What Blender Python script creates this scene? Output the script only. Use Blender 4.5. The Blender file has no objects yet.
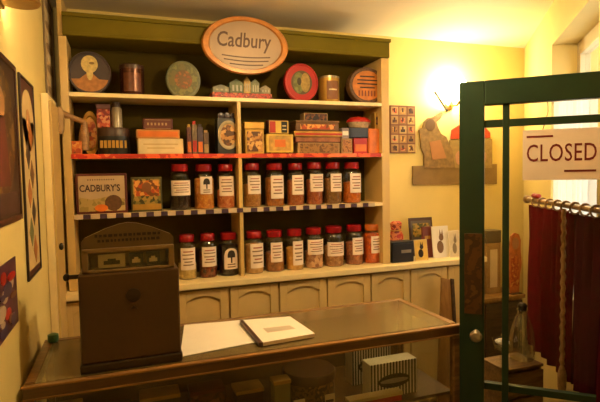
import bpy, math, random
from mathutils import Vector, Matrix
random.seed(7)
C = bpy.context.scene.collection
PI = math.pi

# ------------------------------------------------------------------ camera
F, YAW, PITCH, ROLL, ZC = 492.4, .3444, -.0543, -.0186, 1.53
_f = Vector((math.sin(YAW)*math.cos(PITCH), math.cos(YAW)*math.cos(PITCH), math.sin(PITCH)))
_r = Vector((math.cos(YAW), -math.sin(YAW), 0)); _u = _r.cross(_f)
CR = math.cos(ROLL)*_r + math.sin(ROLL)*_u
CU = -math.sin(ROLL)*_r + math.cos(ROLL)*_u
def ray(x, y): return _f + CR*((x-300)/F) + CU*((201-y)/F)
def atY(x, y, Y):
    d = ray(x, y); p = d*(Y/d.y); p.z += ZC; return p
def atX(x, y, X):
    d = ray(x, y); p = d*(X/d.x); p.z += ZC; return p
def atZ(x, y, Z):
    d = ray(x, y); p = d*((Z-ZC)/d.z); p.z += ZC; return p

# ------------------------------------------------------------------ materials
def srgb(r, g, b):
    def c(v):
        v /= 255.
        return v/12.92 if v <= .04045 else ((v+.055)/1.055)**2.4
    return (c(r), c(g), c(b), 1)
_mats = {}
def mat(name, col, rough=.5, metal=0., var=.12, scale=14., bump=0., emit=None, strength=0., coat=0.):
    if name in _mats: return _mats[name]
    m = bpy.data.materials.new(name); m.use_nodes = True
    nt = m.node_tree; b = nt.nodes['Principled BSDF']
    tc = nt.nodes.new('ShaderNodeTexCoord'); n = nt.nodes.new('ShaderNodeTexNoise')
    n.inputs['Scale'].default_value = scale; n.inputs['Detail'].default_value = 4
    nt.links.new(tc.outputs['Object'], n.inputs['Vector'])
    cr = nt.nodes.new('ShaderNodeValToRGB')
    cr.color_ramp.elements[0].position = .3; cr.color_ramp.elements[1].position = .7
    cr.color_ramp.elements[0].color = [max(0, v*(1-var)) for v in col[:3]]+[1]
    cr.color_ramp.elements[1].color = [min(1, v*(1+var)) for v in col[:3]]+[1]
    nt.links.new(n.outputs['Fac'], cr.inputs['Fac']); nt.links.new(cr.outputs['Color'], b.inputs['Base Color'])
    b.inputs['Roughness'].default_value = rough; b.inputs['Metallic'].default_value = metal
    b.inputs['Coat Weight'].default_value = coat
    if bump:
        bp = nt.nodes.new('ShaderNodeBump'); bp.inputs['Strength'].default_value = bump; bp.inputs['Distance'].default_value = .01
        nt.links.new(n.outputs['Fac'], bp.inputs['Height']); nt.links.new(bp.outputs['Normal'], b.inputs['Normal'])
    if emit:
        b.inputs['Emission Color'].default_value = emit; b.inputs['Emission Strength'].default_value = strength
    _mats[name] = m; return m
def patterned(name, cols, scale=30., rough=.45, kind='noise'):
    """printed picture: a noise or voronoi field cut into flat colours"""
    if name in _mats: return _mats[name]
    m = bpy.data.materials.new(name); m.use_nodes = True
    nt = m.node_tree; b = nt.nodes['Principled BSDF']
    tc = nt.nodes.new('ShaderNodeTexCoord')
    if kind == 'noise':
        n = nt.nodes.new('ShaderNodeTexNoise'); n.inputs['Detail'].default_value = 3; out = n.outputs['Fac']
    else:
        n = nt.nodes.new('ShaderNodeTexVoronoi'); out = n.outputs['Color']
    n.inputs['Scale'].default_value = scale
    nt.links.new(tc.outputs['Object'], n.inputs['Vector'])
    cr = nt.nodes.new('ShaderNodeValToRGB'); cr.color_ramp.interpolation = 'CONSTANT'
    lo, hi = (.3, .7) if kind == 'noise' else (0., 1.)
    el = cr.color_ramp.elements
    el[0].position = 0; el[0].color = cols[0]; el[1].position = lo+(hi-lo)*1/len(cols); el[1].color = cols[1]
    for i in range(2, len(cols)):
        e = el.new(lo+(hi-lo)*i/len(cols)); e.color = cols[i]
    nt.links.new(out, cr.inputs['Fac']); nt.links.new(cr.outputs['Color'], b.inputs['Base Color'])
    b.inputs['Roughness'].default_value = rough
    _mats[name] = m; return m
def wood(name, c1, c2, scale=6., rough=.4, stretch=(1, 8, 8), coat=0.):
    if name in _mats: return _mats[name]
    m = bpy.data.materials.new(name); m.use_nodes = True
    nt = m.node_tree; b = nt.nodes['Principled BSDF']
    tc = nt.nodes.new('ShaderNodeTexCoord'); mp = nt.nodes.new('ShaderNodeMapping'); mp.inputs['Scale'].default_value = stretch
    n = nt.nodes.new('ShaderNodeTexNoise'); n.inputs['Scale'].default_value = scale; n.inputs['Detail'].default_value = 6; n.inputs['Distortion'].default_value = 1
    cr = nt.nodes.new('ShaderNodeValToRGB'); cr.color_ramp.elements[0].position = .35; cr.color_ramp.elements[1].position = .65
    cr.color_ramp.elements[0].color = c1; cr.color_ramp.elements[1].color = c2
    nt.links.new(tc.outputs['Object'], mp.inputs['Vector']); nt.links.new(mp.outputs['Vector'], n.inputs['Vector'])
    nt.links.new(n.outputs['Fac'], cr.inputs['Fac']); nt.links.new(cr.outputs['Color'], b.inputs['Base Color'])
    b.inputs['Roughness'].default_value = rough; b.inputs['Coat Weight'].default_value = coat
    _mats[name] = m; return m
def glass(name, tint=(.96, .97, .95, 1), rough=.02, ior=1.5, extra=0., dust=0.):
    """thin sheet of glass: clear, with Fresnel reflection"""
    if name in _mats: return _mats[name]
    m = bpy.data.materials.new(name); m.use_nodes = True
    nt = m.node_tree; nt.nodes.remove(nt.nodes['Principled BSDF'])
    o = nt.nodes['Material Output']; t = nt.nodes.new('ShaderNodeBsdfTransparent'); g = nt.nodes.new('ShaderNodeBsdfGlossy')
    mx = nt.nodes.new('ShaderNodeMixShader'); fr = nt.nodes.new('ShaderNodeFresnel'); fr.inputs['IOR'].default_value = ior
    ge = nt.nodes.new('ShaderNodeNewGeometry'); io = nt.nodes.new('ShaderNodeMath'); io.operation = 'MULTIPLY_ADD'   # the same reflection from either side of the sheet
    io.inputs[1].default_value = 1/ior-ior; io.inputs[2].default_value = ior
    nt.links.new(ge.outputs['Backfacing'], io.inputs[0]); nt.links.new(io.outputs[0], fr.inputs['IOR'])
    t.inputs['Color'].default_value = tint; g.inputs['Roughness'].default_value = rough
    ad = nt.nodes.new('ShaderNodeMath'); ad.operation = 'ADD'; ad.use_clamp = True; ad.inputs[1].default_value = extra
    n = nt.nodes.new('ShaderNodeTexNoise'); n.inputs['Scale'].default_value = 9
    mu = nt.nodes.new('ShaderNodeMath'); mu.operation = 'MULTIPLY_ADD'; mu.inputs[1].default_value = .06; mu.inputs[2].default_value = rough
    nt.links.new(n.outputs['Fac'], mu.inputs[0]); nt.links.new(mu.outputs[0], g.inputs['Roughness'])
    nt.links.new(fr.outputs[0], ad.inputs[0]); nt.links.new(ad.outputs[0], mx.inputs[0])
    nt.links.new(t.outputs[0], mx.inputs[1]); nt.links.new(g.outputs[0], mx.inputs[2]); nt.links.new(mx.outputs[0], o.inputs['Surface'])
    if dust:                                                     # a film of dust and wear on the sheet
        d = nt.nodes.new('ShaderNodeBsdfDiffuse'); d.inputs['Color'].default_value = (.60, .43, .18, 1); m2 = nt.nodes.new('ShaderNodeMixShader')
        m2.inputs[0].default_value = dust; nt.links.new(mx.outputs[0], m2.inputs[1]); nt.links.new(d.outputs[0], m2.inputs[2]); nt.links.new(m2.outputs[0], o.inputs['Surface'])
    _mats[name] = m; return m
def sheer(name, col, clear=.25):
    m = bpy.data.materials.new(name); m.use_nodes = True
    nt = m.node_tree; nt.nodes.remove(nt.nodes['Principled BSDF'])
    o = nt.nodes['Material Output']; d = nt.nodes.new('ShaderNodeBsdfDiffuse'); t = nt.nodes.new('ShaderNodeBsdfTranslucent')
    p = nt.nodes.new('ShaderNodeBsdfTransparent')
    w = nt.nodes.new('ShaderNodeTexNoise'); w.inputs['Scale'].default_value = 220
    cr = nt.nodes.new('ShaderNodeValToRGB'); cr.color_ramp.elements[0].color = [v*.9 for v in col[:3]]+[1]; cr.color_ramp.elements[1].color = col
    nt.links.new(w.outputs['Fac'], cr.inputs['Fac'])
    a = nt.nodes.new('ShaderNodeMixShader'); a.inputs[0].default_value = .6; b = nt.nodes.new('ShaderNodeMixShader'); b.inputs[0].default_value = clear
    nt.links.new(cr.outputs[0], d.inputs['Color']); nt.links.new(cr.outputs[0], t.inputs['Color'])
    nt.links.new(d.outputs[0], a.inputs[1]); nt.links.new(t.outputs[0], a.inputs[2]); nt.links.new(a.outputs[0], b.inputs[1]); nt.links.new(p.outputs[0], b.inputs[2])
    nt.links.new(b.outputs[0], o.inputs['Surface']); return m
def glow(name, col, s):
    m = bpy.data.materials.new(name); m.use_nodes = True
    nt = m.node_tree; b = nt.nodes['Principled BSDF']
    b.inputs['Base Color'].default_value = (.9, .85, .7, 1)
    lw = nt.nodes.new('ShaderNodeTexNoise'); lw.inputs['Scale'].default_value = 3
    b.inputs['Emission Color'].default_value = col; b.inputs['Emission Strength'].default_value = s
    nt.links.new(lw.outputs['Fac'], b.inputs['Roughness'])
    _mats[name] = m; return m

WALL = mat('cream_plaster', (.70, .56, .22, 1), .7, var=.04, scale=5, bump=.05)
CEIL = mat('ceiling_paint', (.74, .64, .46, 1), .75, var=.03, scale=4)
CREAM = mat('cream_gloss_paint', (.62, .42, .15, 1), .38, var=.06, scale=9)
CREAM2 = mat('cream_shelf_edge_paint', (.86, .69, .37, 1), .4, var=.05, scale=12)
CUPB = mat('cupboard_cream_paint', (.66, .47, .19, 1), .22, var=.05, scale=8)
OLIVE = mat('olive_paint', (.14, .105, .004, 1), .55, var=.12, scale=6)
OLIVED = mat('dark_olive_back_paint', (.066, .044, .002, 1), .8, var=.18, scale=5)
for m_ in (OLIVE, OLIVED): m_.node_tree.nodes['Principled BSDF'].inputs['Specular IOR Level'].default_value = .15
GREEN = mat('dark_green_gloss_paint', (.005, .022, .008, 1), .42, var=.15, scale=10)
RAILW = wood('dark_rail_wood', (.07, .035, .012, 1), (.12, .06, .02, 1), 5, .35)
OAK = wood('golden_counter_wood', (.16, .075, .02, 1), (.30, .15, .045, 1), 5, .3)
DARKW = wood('dark_wood', (.03, .014, .006, 1), (.075, .035, .014, 1), 6, .4)
FLOORM = wood('floor_boards', (.06, .03, .012, 1), (.12, .06, .025, 1), 3, .45, (8, 1, 8))
BROWNB = wood('brown_board', (.22, .10, .022, 1), (.32, .16, .04, 1), 6, .35, (6, 6, 1))
GL = glass('clear_glass', (.95, .96, .93, 1), .02)
GLT = glass('counter_glass', (.88, .90, .84, 1), .16, 1.5, .03, .16)
GLF = glass('front_glass', (.90, .91, .86, 1), .04, 1.45, .0, .03)
JARG = glass('jar_glass', (.96, .95, .92, 1), .06, 1.45, .03)
BRASS = mat('aged_brass', (.45, .28, .09, 1), .35, .9, .2)
STEEL = mat('dull_metal', (.35, .30, .22, 1), .35, .8, .2)
BLACK = mat('black', (.008, .008, .009, 1), .35, var=.2)
WHITE = mat('white_paper', (.78, .72, .64, 1), .7, var=.03)
INK = mat('dark_ink', (.03, .018, .012, 1), .7, var=.1)
REDINK = mat('red_ink', (.32, .04, .03, 1), .6, var=.1)
RED = mat('red_plastic_lid', (.30, .003, .006, 1), .35, var=.1)
REDP = mat('red_tin_paint', (.42, .014, .010, 1), .38, var=.1)
GOLD = mat('gold_tin', (.46, .26, .05, 1), .35, .5, .25)
TAN = mat('tan', (.36, .22, .09, 1), .55, var=.2)
ORANGE = mat('orange_print', (.64, .155, .014, 1), .45, var=.15)
YELLOW = mat('yellow_print', (.68, .44, .07, 1), .45, var=.15)
CARD = mat('cream_card', (.62, .48, .27, 1), .6, var=.06)

# ------------------------------------------------------------------ mesh builder
class MB:
    def __init__(s): s.v = []; s.f = []; s.m = []; s.sm = []
    def _add(s, vs, fs, mi, smooth=False):
        o = len(s.v); s.v += [tuple(v) for v in vs]
        for f in fs: s.f.append([o+i for i in f]); s.m.append(mi); s.sm.append(smooth)
        return s
    def box(s, x0, x1, y0, y1, z0, z1, mi=0):
        v = [(x, y, z) for z in (z0, z1) for y in (y0, y1) for x in (x0, x1)]
        return s._add(v, [(0, 2, 3, 1), (4, 5, 7, 6), (0, 1, 5, 4), (2, 6, 7, 3), (0, 4, 6, 2), (1, 3, 7, 5)], mi)
    def prism(s, poly, y0, y1, mi=0):            # polygon in xz (counter-clockwise seen from -y), extruded along y
        n = len(poly); a = sum(poly[i][0]*poly[(i+1) % n][1]-poly[(i+1) % n][0]*poly[i][1] for i in range(n))
        if a < 0: poly = poly[::-1]
        v = [(x, y0, z) for x, z in poly]+[(x, y1, z) for x, z in poly]
        f = [list(range(n)), list(range(2*n-1, n-1, -1))]+[(i, i+n, (i+1) % n+n, (i+1) % n) for i in range(n)]
        return s._add(v, f, mi)
    def prismz(s, poly, z0, z1, mi=0):
        n = len(poly); a = sum(poly[i][0]*poly[(i+1) % n][1]-poly[(i+1) % n][0]*poly[i][1] for i in range(n))
        if a < 0: poly = poly[::-1]
        v = [(x, y, z0) for x, y in poly]+[(x, y, z1) for x, y in poly]
        f = [list(range(n-1, -1, -1)), list(range(n, 2*n))]+[(i, (i+1) % n, (i+1) % n+n, i+n) for i in range(n)]
        return s._add(v, f, mi)
    def lathe(s, prof, cx=0, cy=0, n=24, mi=0, sy=1.):   # profile (r,z) bottom to top, around z
        v = []; f = []
        for r, z in prof: v += [(cx+r*math.cos(2*PI*i/n), cy+sy*r*math.sin(2*PI*i/n), z) for i in range(n)]
        for k in range(len(prof)-1):
            for i in range(n): f.append((k*n+i, k*n+(i+1) % n, (k+1)*n+(i+1) % n, (k+1)*n+i))
        if prof[0][0] > 1e-6: f.append(list(range(n-1, -1, -1)))
        if prof[-1][0] > 1e-6: f.append([(len(prof)-1)*n+i for i in range(n)])
        return s._add(v, f, mi, True)
    def disc(s, prof, cx=0, cz=0, n=40, mi=0, sx=1.):    # profile (r,y) from the back (large y) to the front, around y
        v = []; f = []
        for r, y in prof: v += [(cx+sx*r*math.cos(2*PI*i/n), y, cz+r*math.sin(2*PI*i/n)) for i in range(n)]
        for k in range(len(prof)-1):
            for i in range(n): f.append((k*n+i, k*n+(i+1) % n, (k+1)*n+(i+1) % n, (k+1)*n+i))
        if prof[0][0] > 1e-6: f.append(list(range(n-1, -1, -1)))
        if prof[-1][0] > 1e-6: f.append([(len(prof)-1)*n+i for i in range(n)])
        return s._add(v, f, mi, True)
    def tube(s, path, r, n=10, mi=0):
        P = [Vector(p) for p in path]; rs = r if isinstance(r, (list, tuple)) else [r]*len(P)
        v = []; f = []; up = None
        for k, p in enumerate(P):
            t = (P[min(k+1, len(P)-1)]-P[max(k-1, 0)]).normalized()
            if up is None:
                up = Vector((0, 0, 1)) if abs(t.z) < .9 else Vector((1, 0, 0))
            a = t.cross(up).normalized(); b = a.cross(t); up = b
            v += [tuple(p+rs[k]*(math.cos(2*PI*i/n)*a+math.sin(2*PI*i/n)*b)) for i in range(n)]
        for k in range(len(P)-1):
            for i in range(n): f.append((k*n+i, (k+1)*n+i, (k+1)*n+(i+1) % n, k*n+(i+1) % n))
        f.append(list(range(n))); f.append([(len(P)-1)*n+i for i in range(n-1, -1, -1)])
        return s._add(v, f, mi, True)
    def ell(s, c, rx, ry, rz, n=16, mi=0):
        k = 8; return_prof = []
        v = []; f = []
        for j in range(k+1):
            a = -PI/2+PI*j/k
            v += [(c[0]+rx*math.cos(a)*math.cos(2*PI*i/n), c[1]+ry*math.cos(a)*math.sin(2*PI*i/n), c[2]+rz*math.sin(a)) for i in range(n)]
        for j in range(k):
            for i in range(n): f.append((j*n+i, j*n+(i+1) % n, (j+1)*n+(i+1) % n, (j+1)*n+i))
        return s._add(v, f, mi, True)
    def wrap(s, r, z0, z1, a0, a1, mi=0, t=.0012, n=10, arch=0.):   # a paper wrapped round the front (-y) of a cylinder; angles from the front
        v = []; f = []
        for k in range(n+1):
            u = k/n; a = a0+(a1-a0)*u; h = z1+arch*math.sqrt(max(0, 1-(2*u-1)**2))
            for rr in (r, r+t):
                x, y = rr*math.sin(a), -rr*math.cos(a); v += [(x, y, z0), (x, y, h)]
        for k in range(n):
            o = 4*k; p = o+4
            f += [(o+2, p+2, p+3, o+3), (p, o, o+1, p+1), (o+3, p+3, p+1, o+1), (o, p, p+2, o+2)]
        f += [(0, 2, 3, 1), (4*n+2, 4*n, 4*n+1, 4*n+3)]
        return s._add(v, f, mi, False)
    def text(s, txt, x0, x1, z0, z1, y, mi=0, shear=0., bold=0., depth=.0006, space=1.):
        cu = bpy.data.curves.new('t', 'FONT'); cu.body = txt; cu.size = 1; cu.shear = shear; cu.offset = bold; cu.space_character = space
        cu.resolution_u = 3; cu.extrude = .5
        o = bpy.data.objects.new('t', cu); C.objects.link(o)
        me = bpy.data.meshes.new_from_object(o.evaluated_get(bpy.context.evaluated_depsgraph_get()))
        X = [v.co.x for v in me.vertices]; Y = [v.co.y for v in me.vertices]
        ax, bx, ay, by = min(X), max(X), min(Y), max(Y)
        vs = [(x0+(v.co.x-ax)/(bx-ax)*(x1-x0), y-depth*(v.co.z+.5), z0+(v.co.y-ay)/(by-ay)*(z1-z0)) for v in me.vertices]
        s._add(vs, [list(p.vertices) for p in me.polygons], mi)
        bpy.data.objects.remove(o); bpy.data.curves.remove(cu); bpy.data.meshes.remove(me)
        return s
    def build(s, name, mats, parent=None, bevel=0., loc=None, rot=0.):
        me = bpy.data.meshes.new(name); me.from_pydata(s.v, [], s.f)
        for m in (mats if isinstance(mats, (list, tuple)) else [mats]): me.materials.append(m)
        me.polygons.foreach_set('material_index', s.m); me.polygons.foreach_set('use_smooth', s.sm); me.update()
        o = bpy.data.objects.new(name, me); C.objects.link(o)
        if parent: o.parent = parent
        if loc is not None: o.location = loc
        o.rotation_euler.z = rot
        if any(s.sm):
            e = o.modifiers.new('split', 'EDGE_SPLIT'); e.split_angle = math.radians(40)
        if bevel:
            b = o.modifiers.new('bevel', 'BEVEL'); b.width = bevel; b.segments = 2; b.limit_method = 'ANGLE'; b.angle_limit = math.radians(50)
        return o
def tag(o, label, cat, group=None):
    o['label'] = label; o['category'] = cat
    if group: o['group'] = group
    return o
def thing(name, label, cat, loc, rot=0., group=None):
    o = bpy.data.objects.new(name, None); C.objects.link(o); o.location = loc; o.rotation_euler.z = rot; o.empty_display_size = .05
    return tag(o, label, cat, group)
def struct(o): o['kind'] = 'structure'; return o

# ------------------------------------------------------------------ the room
XW, YB, CZ = -.31, 2.85, 2.41
COR = Vector((2.77, 2.85, 0)); WA = math.atan2(-.8039, -.5947)      # right wall starts in the back corner and runs towards the camera
SD = Vector((-.5947, -.8039, 0)); OD = Vector((.8039, -.5947, 0))   # along the wall, and outwards
def wpt(s, off, z=0.): return COR+SD*s+OD*off+Vector((0, 0, z))
e0 = wpt(3.9, .24); 
poly = [(XW-.2, YB+.2), (COR.x+.45, YB+.2)] + [tuple(wpt(3.9, .5)[:2]), (XW-.2, tuple(wpt(3.9, .5)[:2])[1])]
struct(MB().prismz(poly, -.1, 0).build('floor', FLOORM))
struct(MB().prismz(poly, CZ, CZ+.1).build('ceiling', CEIL))
YF = e0.y
struct(MB().box(XW-.15, XW, YF-.1, YB, 0, CZ).build('wall_left', WALL))
struct(MB().box(XW-.15, COR.x+.3, YB, YB+.15, 0, CZ).build('wall_back', WALL))
struct(MB().box(XW-.15, e0.x+.25, YF-.15, YF, 0, CZ).build('wall_front', WALL))
WS0, WS1, WZ0, WZ1 = 1.0, 1.86, .95, 2.19
w = MB()
w.box(0, WS0, 0, .24, 0, CZ); w.box(WS1, 1.98, 0, .24, 0, CZ); w.box(WS0, WS1, 0, .24, 0, WZ0); w.box(WS0, WS1, 0, .24, WZ1, CZ)
DO0, DO1, DZ = 2.10, 2.86, 1.90
w.box(1.98, DO0, .24, .40, 0, CZ); w.box(DO0, DO1, .24, .40, DZ, CZ); w.box(DO0-.06, DO1+.06, .40, .50, 0, CZ); w.box(DO1, 3.9, .24, .40, 0, CZ)  # box behind the doorway is an added infill that blocks the outside light
struct(w.build('wall_right', WALL, None, 0, COR, WA))
# window set back in the splayed recess
wf = MB()
FY0, FY1 = .12, .17
wf.box(WS0, WS0+.06, FY0, FY1, WZ0, WZ1); wf.box(WS1-.06, WS1, FY0, FY1, WZ0, WZ1)
wf.box(WS0+.06, WS1-.06, FY0, FY1, WZ1-.07, WZ1); wf.box(WS0+.06, WS1-.06, FY0, FY1, WZ0, WZ0+.06)
win = struct(wf.build('window_1', mat('window_white_gloss', (.62, .52, .34, 1), .35, var=.05), None, .004, COR, WA))
wb = MB()
wb.box(WS0+.06, WS1-.06, FY0+.01, FY1-.01, 1.58, 1.62); wb.box(1.415, 1.445, FY0+.01, FY1-.01, WZ0+.06, WZ1-.07)
wb.build('glazing_bar', mat('window_white_gloss', (.62, .52, .34, 1)), win)
MB().box(WS0+.06, WS1-.06, .143, .147, WZ0+.06, WZ1-.07).build('pane', GL, win)
# frame round the street doorway
df = MB(); df.box(DO0-.0, DO0+.03, .27, .40, 0, DZ); df.box(DO1-.03, DO1, .27, .40, 0, DZ); df.box(DO0+.03, DO1-.03, .27, .40, DZ-.03, DZ)
struct(df.build('trim_1', GREEN, None, .003, COR, WA))

# net curtain in the window recess
nc = MB(); N = 120; z0, z1 = .98, 1.88; v = []; fcs = []
for k in range(N+1):
    s = 1.04+k/N*.78; y = .012+.018*math.sin(k*.75)+.008*math.sin(k*.31)
    v += [(s, y, z0), (s, y, z1)]
for k in range(N): fcs.append((2*k, 2*k+2, 2*k+3, 2*k+1))
nc._add(v, fcs, 0, True)
net = thing('net_curtain', 'white net curtain hanging in soft folds in the window at right', 'curtain', COR, WA)
nc.build('net_fabric', sheer('white_net', (.85, .83, .80, 1)), net)
MB().tube([(1.001, .015, 1.885), (1.859, .015, 1.885)], .006).build('curtain_wire', STEEL, net)

# ------------------------------------------------------------------ dark red curtain on a wooden rail, along the right wall
RO = 0.
CA, CB = Vector((1.885, 1.915, 0)), Vector((1.575, 1.295, 0)); CAN = math.atan2(CB.y-CA.y, CB.x-CA.x); CZR, HEM = 1.385, .68
rod = thing('curtain_rail', 'wooden curtain rail with rings across the lower part of the window', 'curtain rail', CA, CAN)
MB().tube([(.02, RO, CZR), (.80, RO, CZR)], .012, 12).build('pole', wood('rail_wood', (.20, .10, .035, 1), (.34, .18, .06, 1), 9), rod)
MB().ell((.0, RO, CZR), .026, .020, .020).build('finial', _mats['rail_wood'], rod)
for s, d_ in ((.06, .185), (.74, .03)): MB().tube([(s, d_, CZR-.012), (s, d_*.5, CZR-.02), (s, RO, CZR-.012)], .007).build('bracket', BRASS, rod)
for k in range(8):
    s = .12+k*.085
    MB().tube([(s+.003*math.sin(a), RO+.018*math.sin(a), CZR-.006+.022*math.cos(a)) for a in [2*PI*i/14 for i in range(15)]], .004, 6).build('ring', _mats['rail_wood'], rod)
def drape(s0, s1, z0, z1, off, amp, fold, n=150):
    m = MB(); v = []; f = []
    rows = 8
    for j in range(rows+1):
        t = j/rows; z = z1+(z0-z1)*t
        for k in range(n+1):
            u = k/n; s = s0+u*(s1-s0)
            y = off+amp*(.55+.45*t)*math.sin(fold*u*2*PI+.7*math.sin(3.1*u*2*PI))+.005*math.sin(t*5+u*20)
            v.append((s, y, z))
    for j in range(rows):
        for k in range(n): a = j*(n+1)+k; f.append((a, a+n+1, a+n+2, a+1))
    m._add(v, f, 0, True); return m
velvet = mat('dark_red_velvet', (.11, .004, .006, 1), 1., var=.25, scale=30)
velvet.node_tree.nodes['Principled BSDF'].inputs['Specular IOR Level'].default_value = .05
cu = thing('window_curtain', 'dark red velvet curtain hanging from the wooden rail at right', 'curtain', CA, CAN, 'dark red curtains under the rail')
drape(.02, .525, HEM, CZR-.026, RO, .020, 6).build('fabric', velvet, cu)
cu2 = thing('window_curtain', 'second dark curtain at the photo\'s right edge, right of the tan cord', 'curtain', CA, CAN, 'dark red curtains under the rail')
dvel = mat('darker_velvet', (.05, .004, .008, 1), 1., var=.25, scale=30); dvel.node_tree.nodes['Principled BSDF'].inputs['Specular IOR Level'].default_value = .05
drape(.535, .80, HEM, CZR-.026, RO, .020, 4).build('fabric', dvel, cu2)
cd = thing('hanging_rope', 'long tan twisted cord hanging between the two dark red curtains', 'cord', CA, CAN)
MB().tube([(.53+.003*math.sin(k*2.2), RO-.036+.003*math.cos(k*2.2), CZR-.01-.62*k/40) for k in range(41)], .009, 8).build('rope', mat('tan_rope', (.36, .20, .08, 1), .8, var=.3, scale=60), cd)
zt = CZR-.63
MB().lathe([(.012, zt-.11), (.016, zt-.09), (.017, zt-.04), (.010, zt-.01), (.006, zt)], .53, RO-.036, 12).build('tassel', _mats['tan_rope'], cd)
t = thing('red_bow', 'small red knotted ribbon on the left end of the curtain rail', 'ribbon', CA, CAN)
m = MB(); m.ell((.10, 0, CZR+.022), .022, .014, .012); m.ell((.145, 0, CZR+.022), .022, .014, .012); m.ell((.122, -.002, CZR+.020), .010, .012, .010)
m.build('loops', mat('red_ribbon', (.40, .02, .02, 1), .5), t)

# ------------------------------------------------------------------ green glazed door, standing open
DL = Vector((1.172, 1.517, 0)); DA = math.atan2(-.665, .747); W_ = .73
door = thing('door', 'dark green glazed shop door standing open, seen from inside', 'door', DL, DA)
door.name = 'door_1'; door['kind'] = 'structure'
T0, T1 = 0, .042
MB().box(0, .087, T0, T1, .02, 1.855).build('stile', GREEN, door, .003)
MB().box(W_-.087, W_, T0, T1, .02, 1.855).build('stile', GREEN, door, .003)
MB().box(.087, W_-.087, T0, T1, 1.767, 1.855).build('top_rail', GREEN, door, .003)
MB().box(.087, W_-.087, T0, T1, .02, .45).build('bottom_rail', GREEN, door, .003)
for x0, x1 in ((.148, .171), (W_-.171, W_-.148)): MB().box(x0, x1, T0+.008, T1-.008, .45, 1.767).build('glazing_bar', GREEN, door, .003)
for z0, z1 in ((1.687, 1.713), (.716, .740)):
    b_ = MB()
    b_.box(.087, .148, T0+.009, T1-.009, z0, z1); b_.box(.171, W_-.171, T0+.009, T1-.009, z0, z1); b_.box(W_-.148, W_-.087, T0+.009, T1-.009, z0, z1)
    b_.build('glazing_bar', GREEN, door)
MB().box(.087, W_-.087, .0195, .0225, .45, 1.767).build('pane', glass('door_glass', (.97, .98, .96, 1), .01, 1.28), door)
fp = MB().box(.018, .080, -.004, .0, 1.0, 1.30, 0).build('finger_plate', patterned('worn_finger_plate', [srgb(60, 36, 14), srgb(74, 44, 16), srgb(50, 28, 10), srgb(84, 56, 24)], 16, .35), door, .001)
fp['label'] = 'worn brown finger plate'
MB().disc([(.012, 0), (.012, -.008), (.009, -.010), (.008, -.03), (.019, -.036), (.022, -.048), (.016, -.058), (0, -.06)], .06, .93, 20).build('knob', STEEL, door)
# CLOSED sign
sg = thing('hanging_sign', 'white CLOSED sign with two red bars hung on the green door\'s glass', 'sign', DL, DA)
SX0, SX1, SZ0, SZ1 = .213, .452, 1.494, 1.668
face = mat('sign_card', (.64, .53, .46, 1), .55, var=.03); sred = mat('sign_red', (.16, .012, .014, 1), .55, var=.05)
m = MB().box(SX0, SX1, -.016, -.012, SZ0, SZ1)
m.text('CLOSED', .226, .438, 1.558, 1.618, -.016, 1, bold=.004, space=1.05)
m.box(.225, .307, -.0168, -.0158, 1.641, 1.648, 1); m.box(.342, .437, -.0168, -.0158, 1.521, 1.528, 1)
m.build('sign_board', [face, sred], sg)
MB().tube([(.275, -.013, 1.666), (.285, -.0135, 1.70), (.292, -.006, 1.73), (.292, .005, 1.765)], .0013, 6).build('string', INK, sg)

# ------------------------------------------------------------------ shelf unit on the back wall
UX0, UXM0, UXM1, UX1, UF = -.264, .586, .606, 1.508, 2.60
Z0, Z1, Z2, ZL = 1.942, 1.645, 1.353, .982
unit = thing('shelf_unit', 'tall cream and olive painted shelf unit filling the back wall', 'shelves', (0, 0, 0))
MB().box(UX0, UX0+.036, UF, YB-.001, ZL, 2.205).build('side_post', CREAM, unit, .003)
MB().box(UX0, UX0+.021, UF, YB-.001, 2.2055, CZ-.001).build('corner_strip', CREAM, unit, .002)
MB().box(UX1-.052, UX1, UF, YB-.001, ZL, 2.205).build('side_post', CREAM, unit, .003)
MB().box(UXM0, UXM1, UF, YB-.021, ZL, Z2-.02).build('divider', CREAM, unit, .002)
MB().box(UXM0, UXM1, UF, YB-.021, Z2, Z1-.02).build('divider', CREAM, unit, .002)
MB().box(UXM0, UXM1, UF, YB-.021, Z1, Z0-.02).build('divider', CREAM, unit, .002)
MB().box(UX0+.036, UX1-.052, YB-.02, YB-.001, ZL, 2.205).build('back_panel', OLIVED, unit)
for z in (Z0, Z1, Z2): MB().box(UX0+.036, UX1-.052, UF-.004, YB-.02, z-.02, z).build('shelf', CREAM2, unit, .002)
cn = MB(); ce = 1.505
cn.box(UX0+.022, ce, 2.585, YB-.001, 2.205, 2.300); cn.box(UX0+.022, ce+.006, 2.575, YB-.001, 2.292, 2.312)
cn.box(UX0+.022, ce-.12, 2.579, 2.585, 2.206, 2.222)
cn.build('cornice', OLIVE, unit, .004)
rb = MB().box(UX0+.036, UX1-.06, UF-.007, UF-.0045, Z1-.021, Z1+.001)
rb.build('edge_ribbon', patterned('red_orange_ribbon', [srgb(200, 40, 20), srgb(235, 95, 45), srgb(190, 45, 22), srgb(225, 120, 70)], 9), unit)
ps = MB(); x = UX0+.04; k = 0
while x < UX1-.13:
    w_ = .032+.012*random.random(); ps.box(x, x+w_, UF-.008, UF-.0045, Z2-.022, Z2+.001, k % 2); x += w_+.001; k += 1
ps.build('price_strip', [mat('price_white', (.55, .42, .28, 1), .6), mat('price_dark', (.05, .02, .045, 1), .6)], unit)
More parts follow.
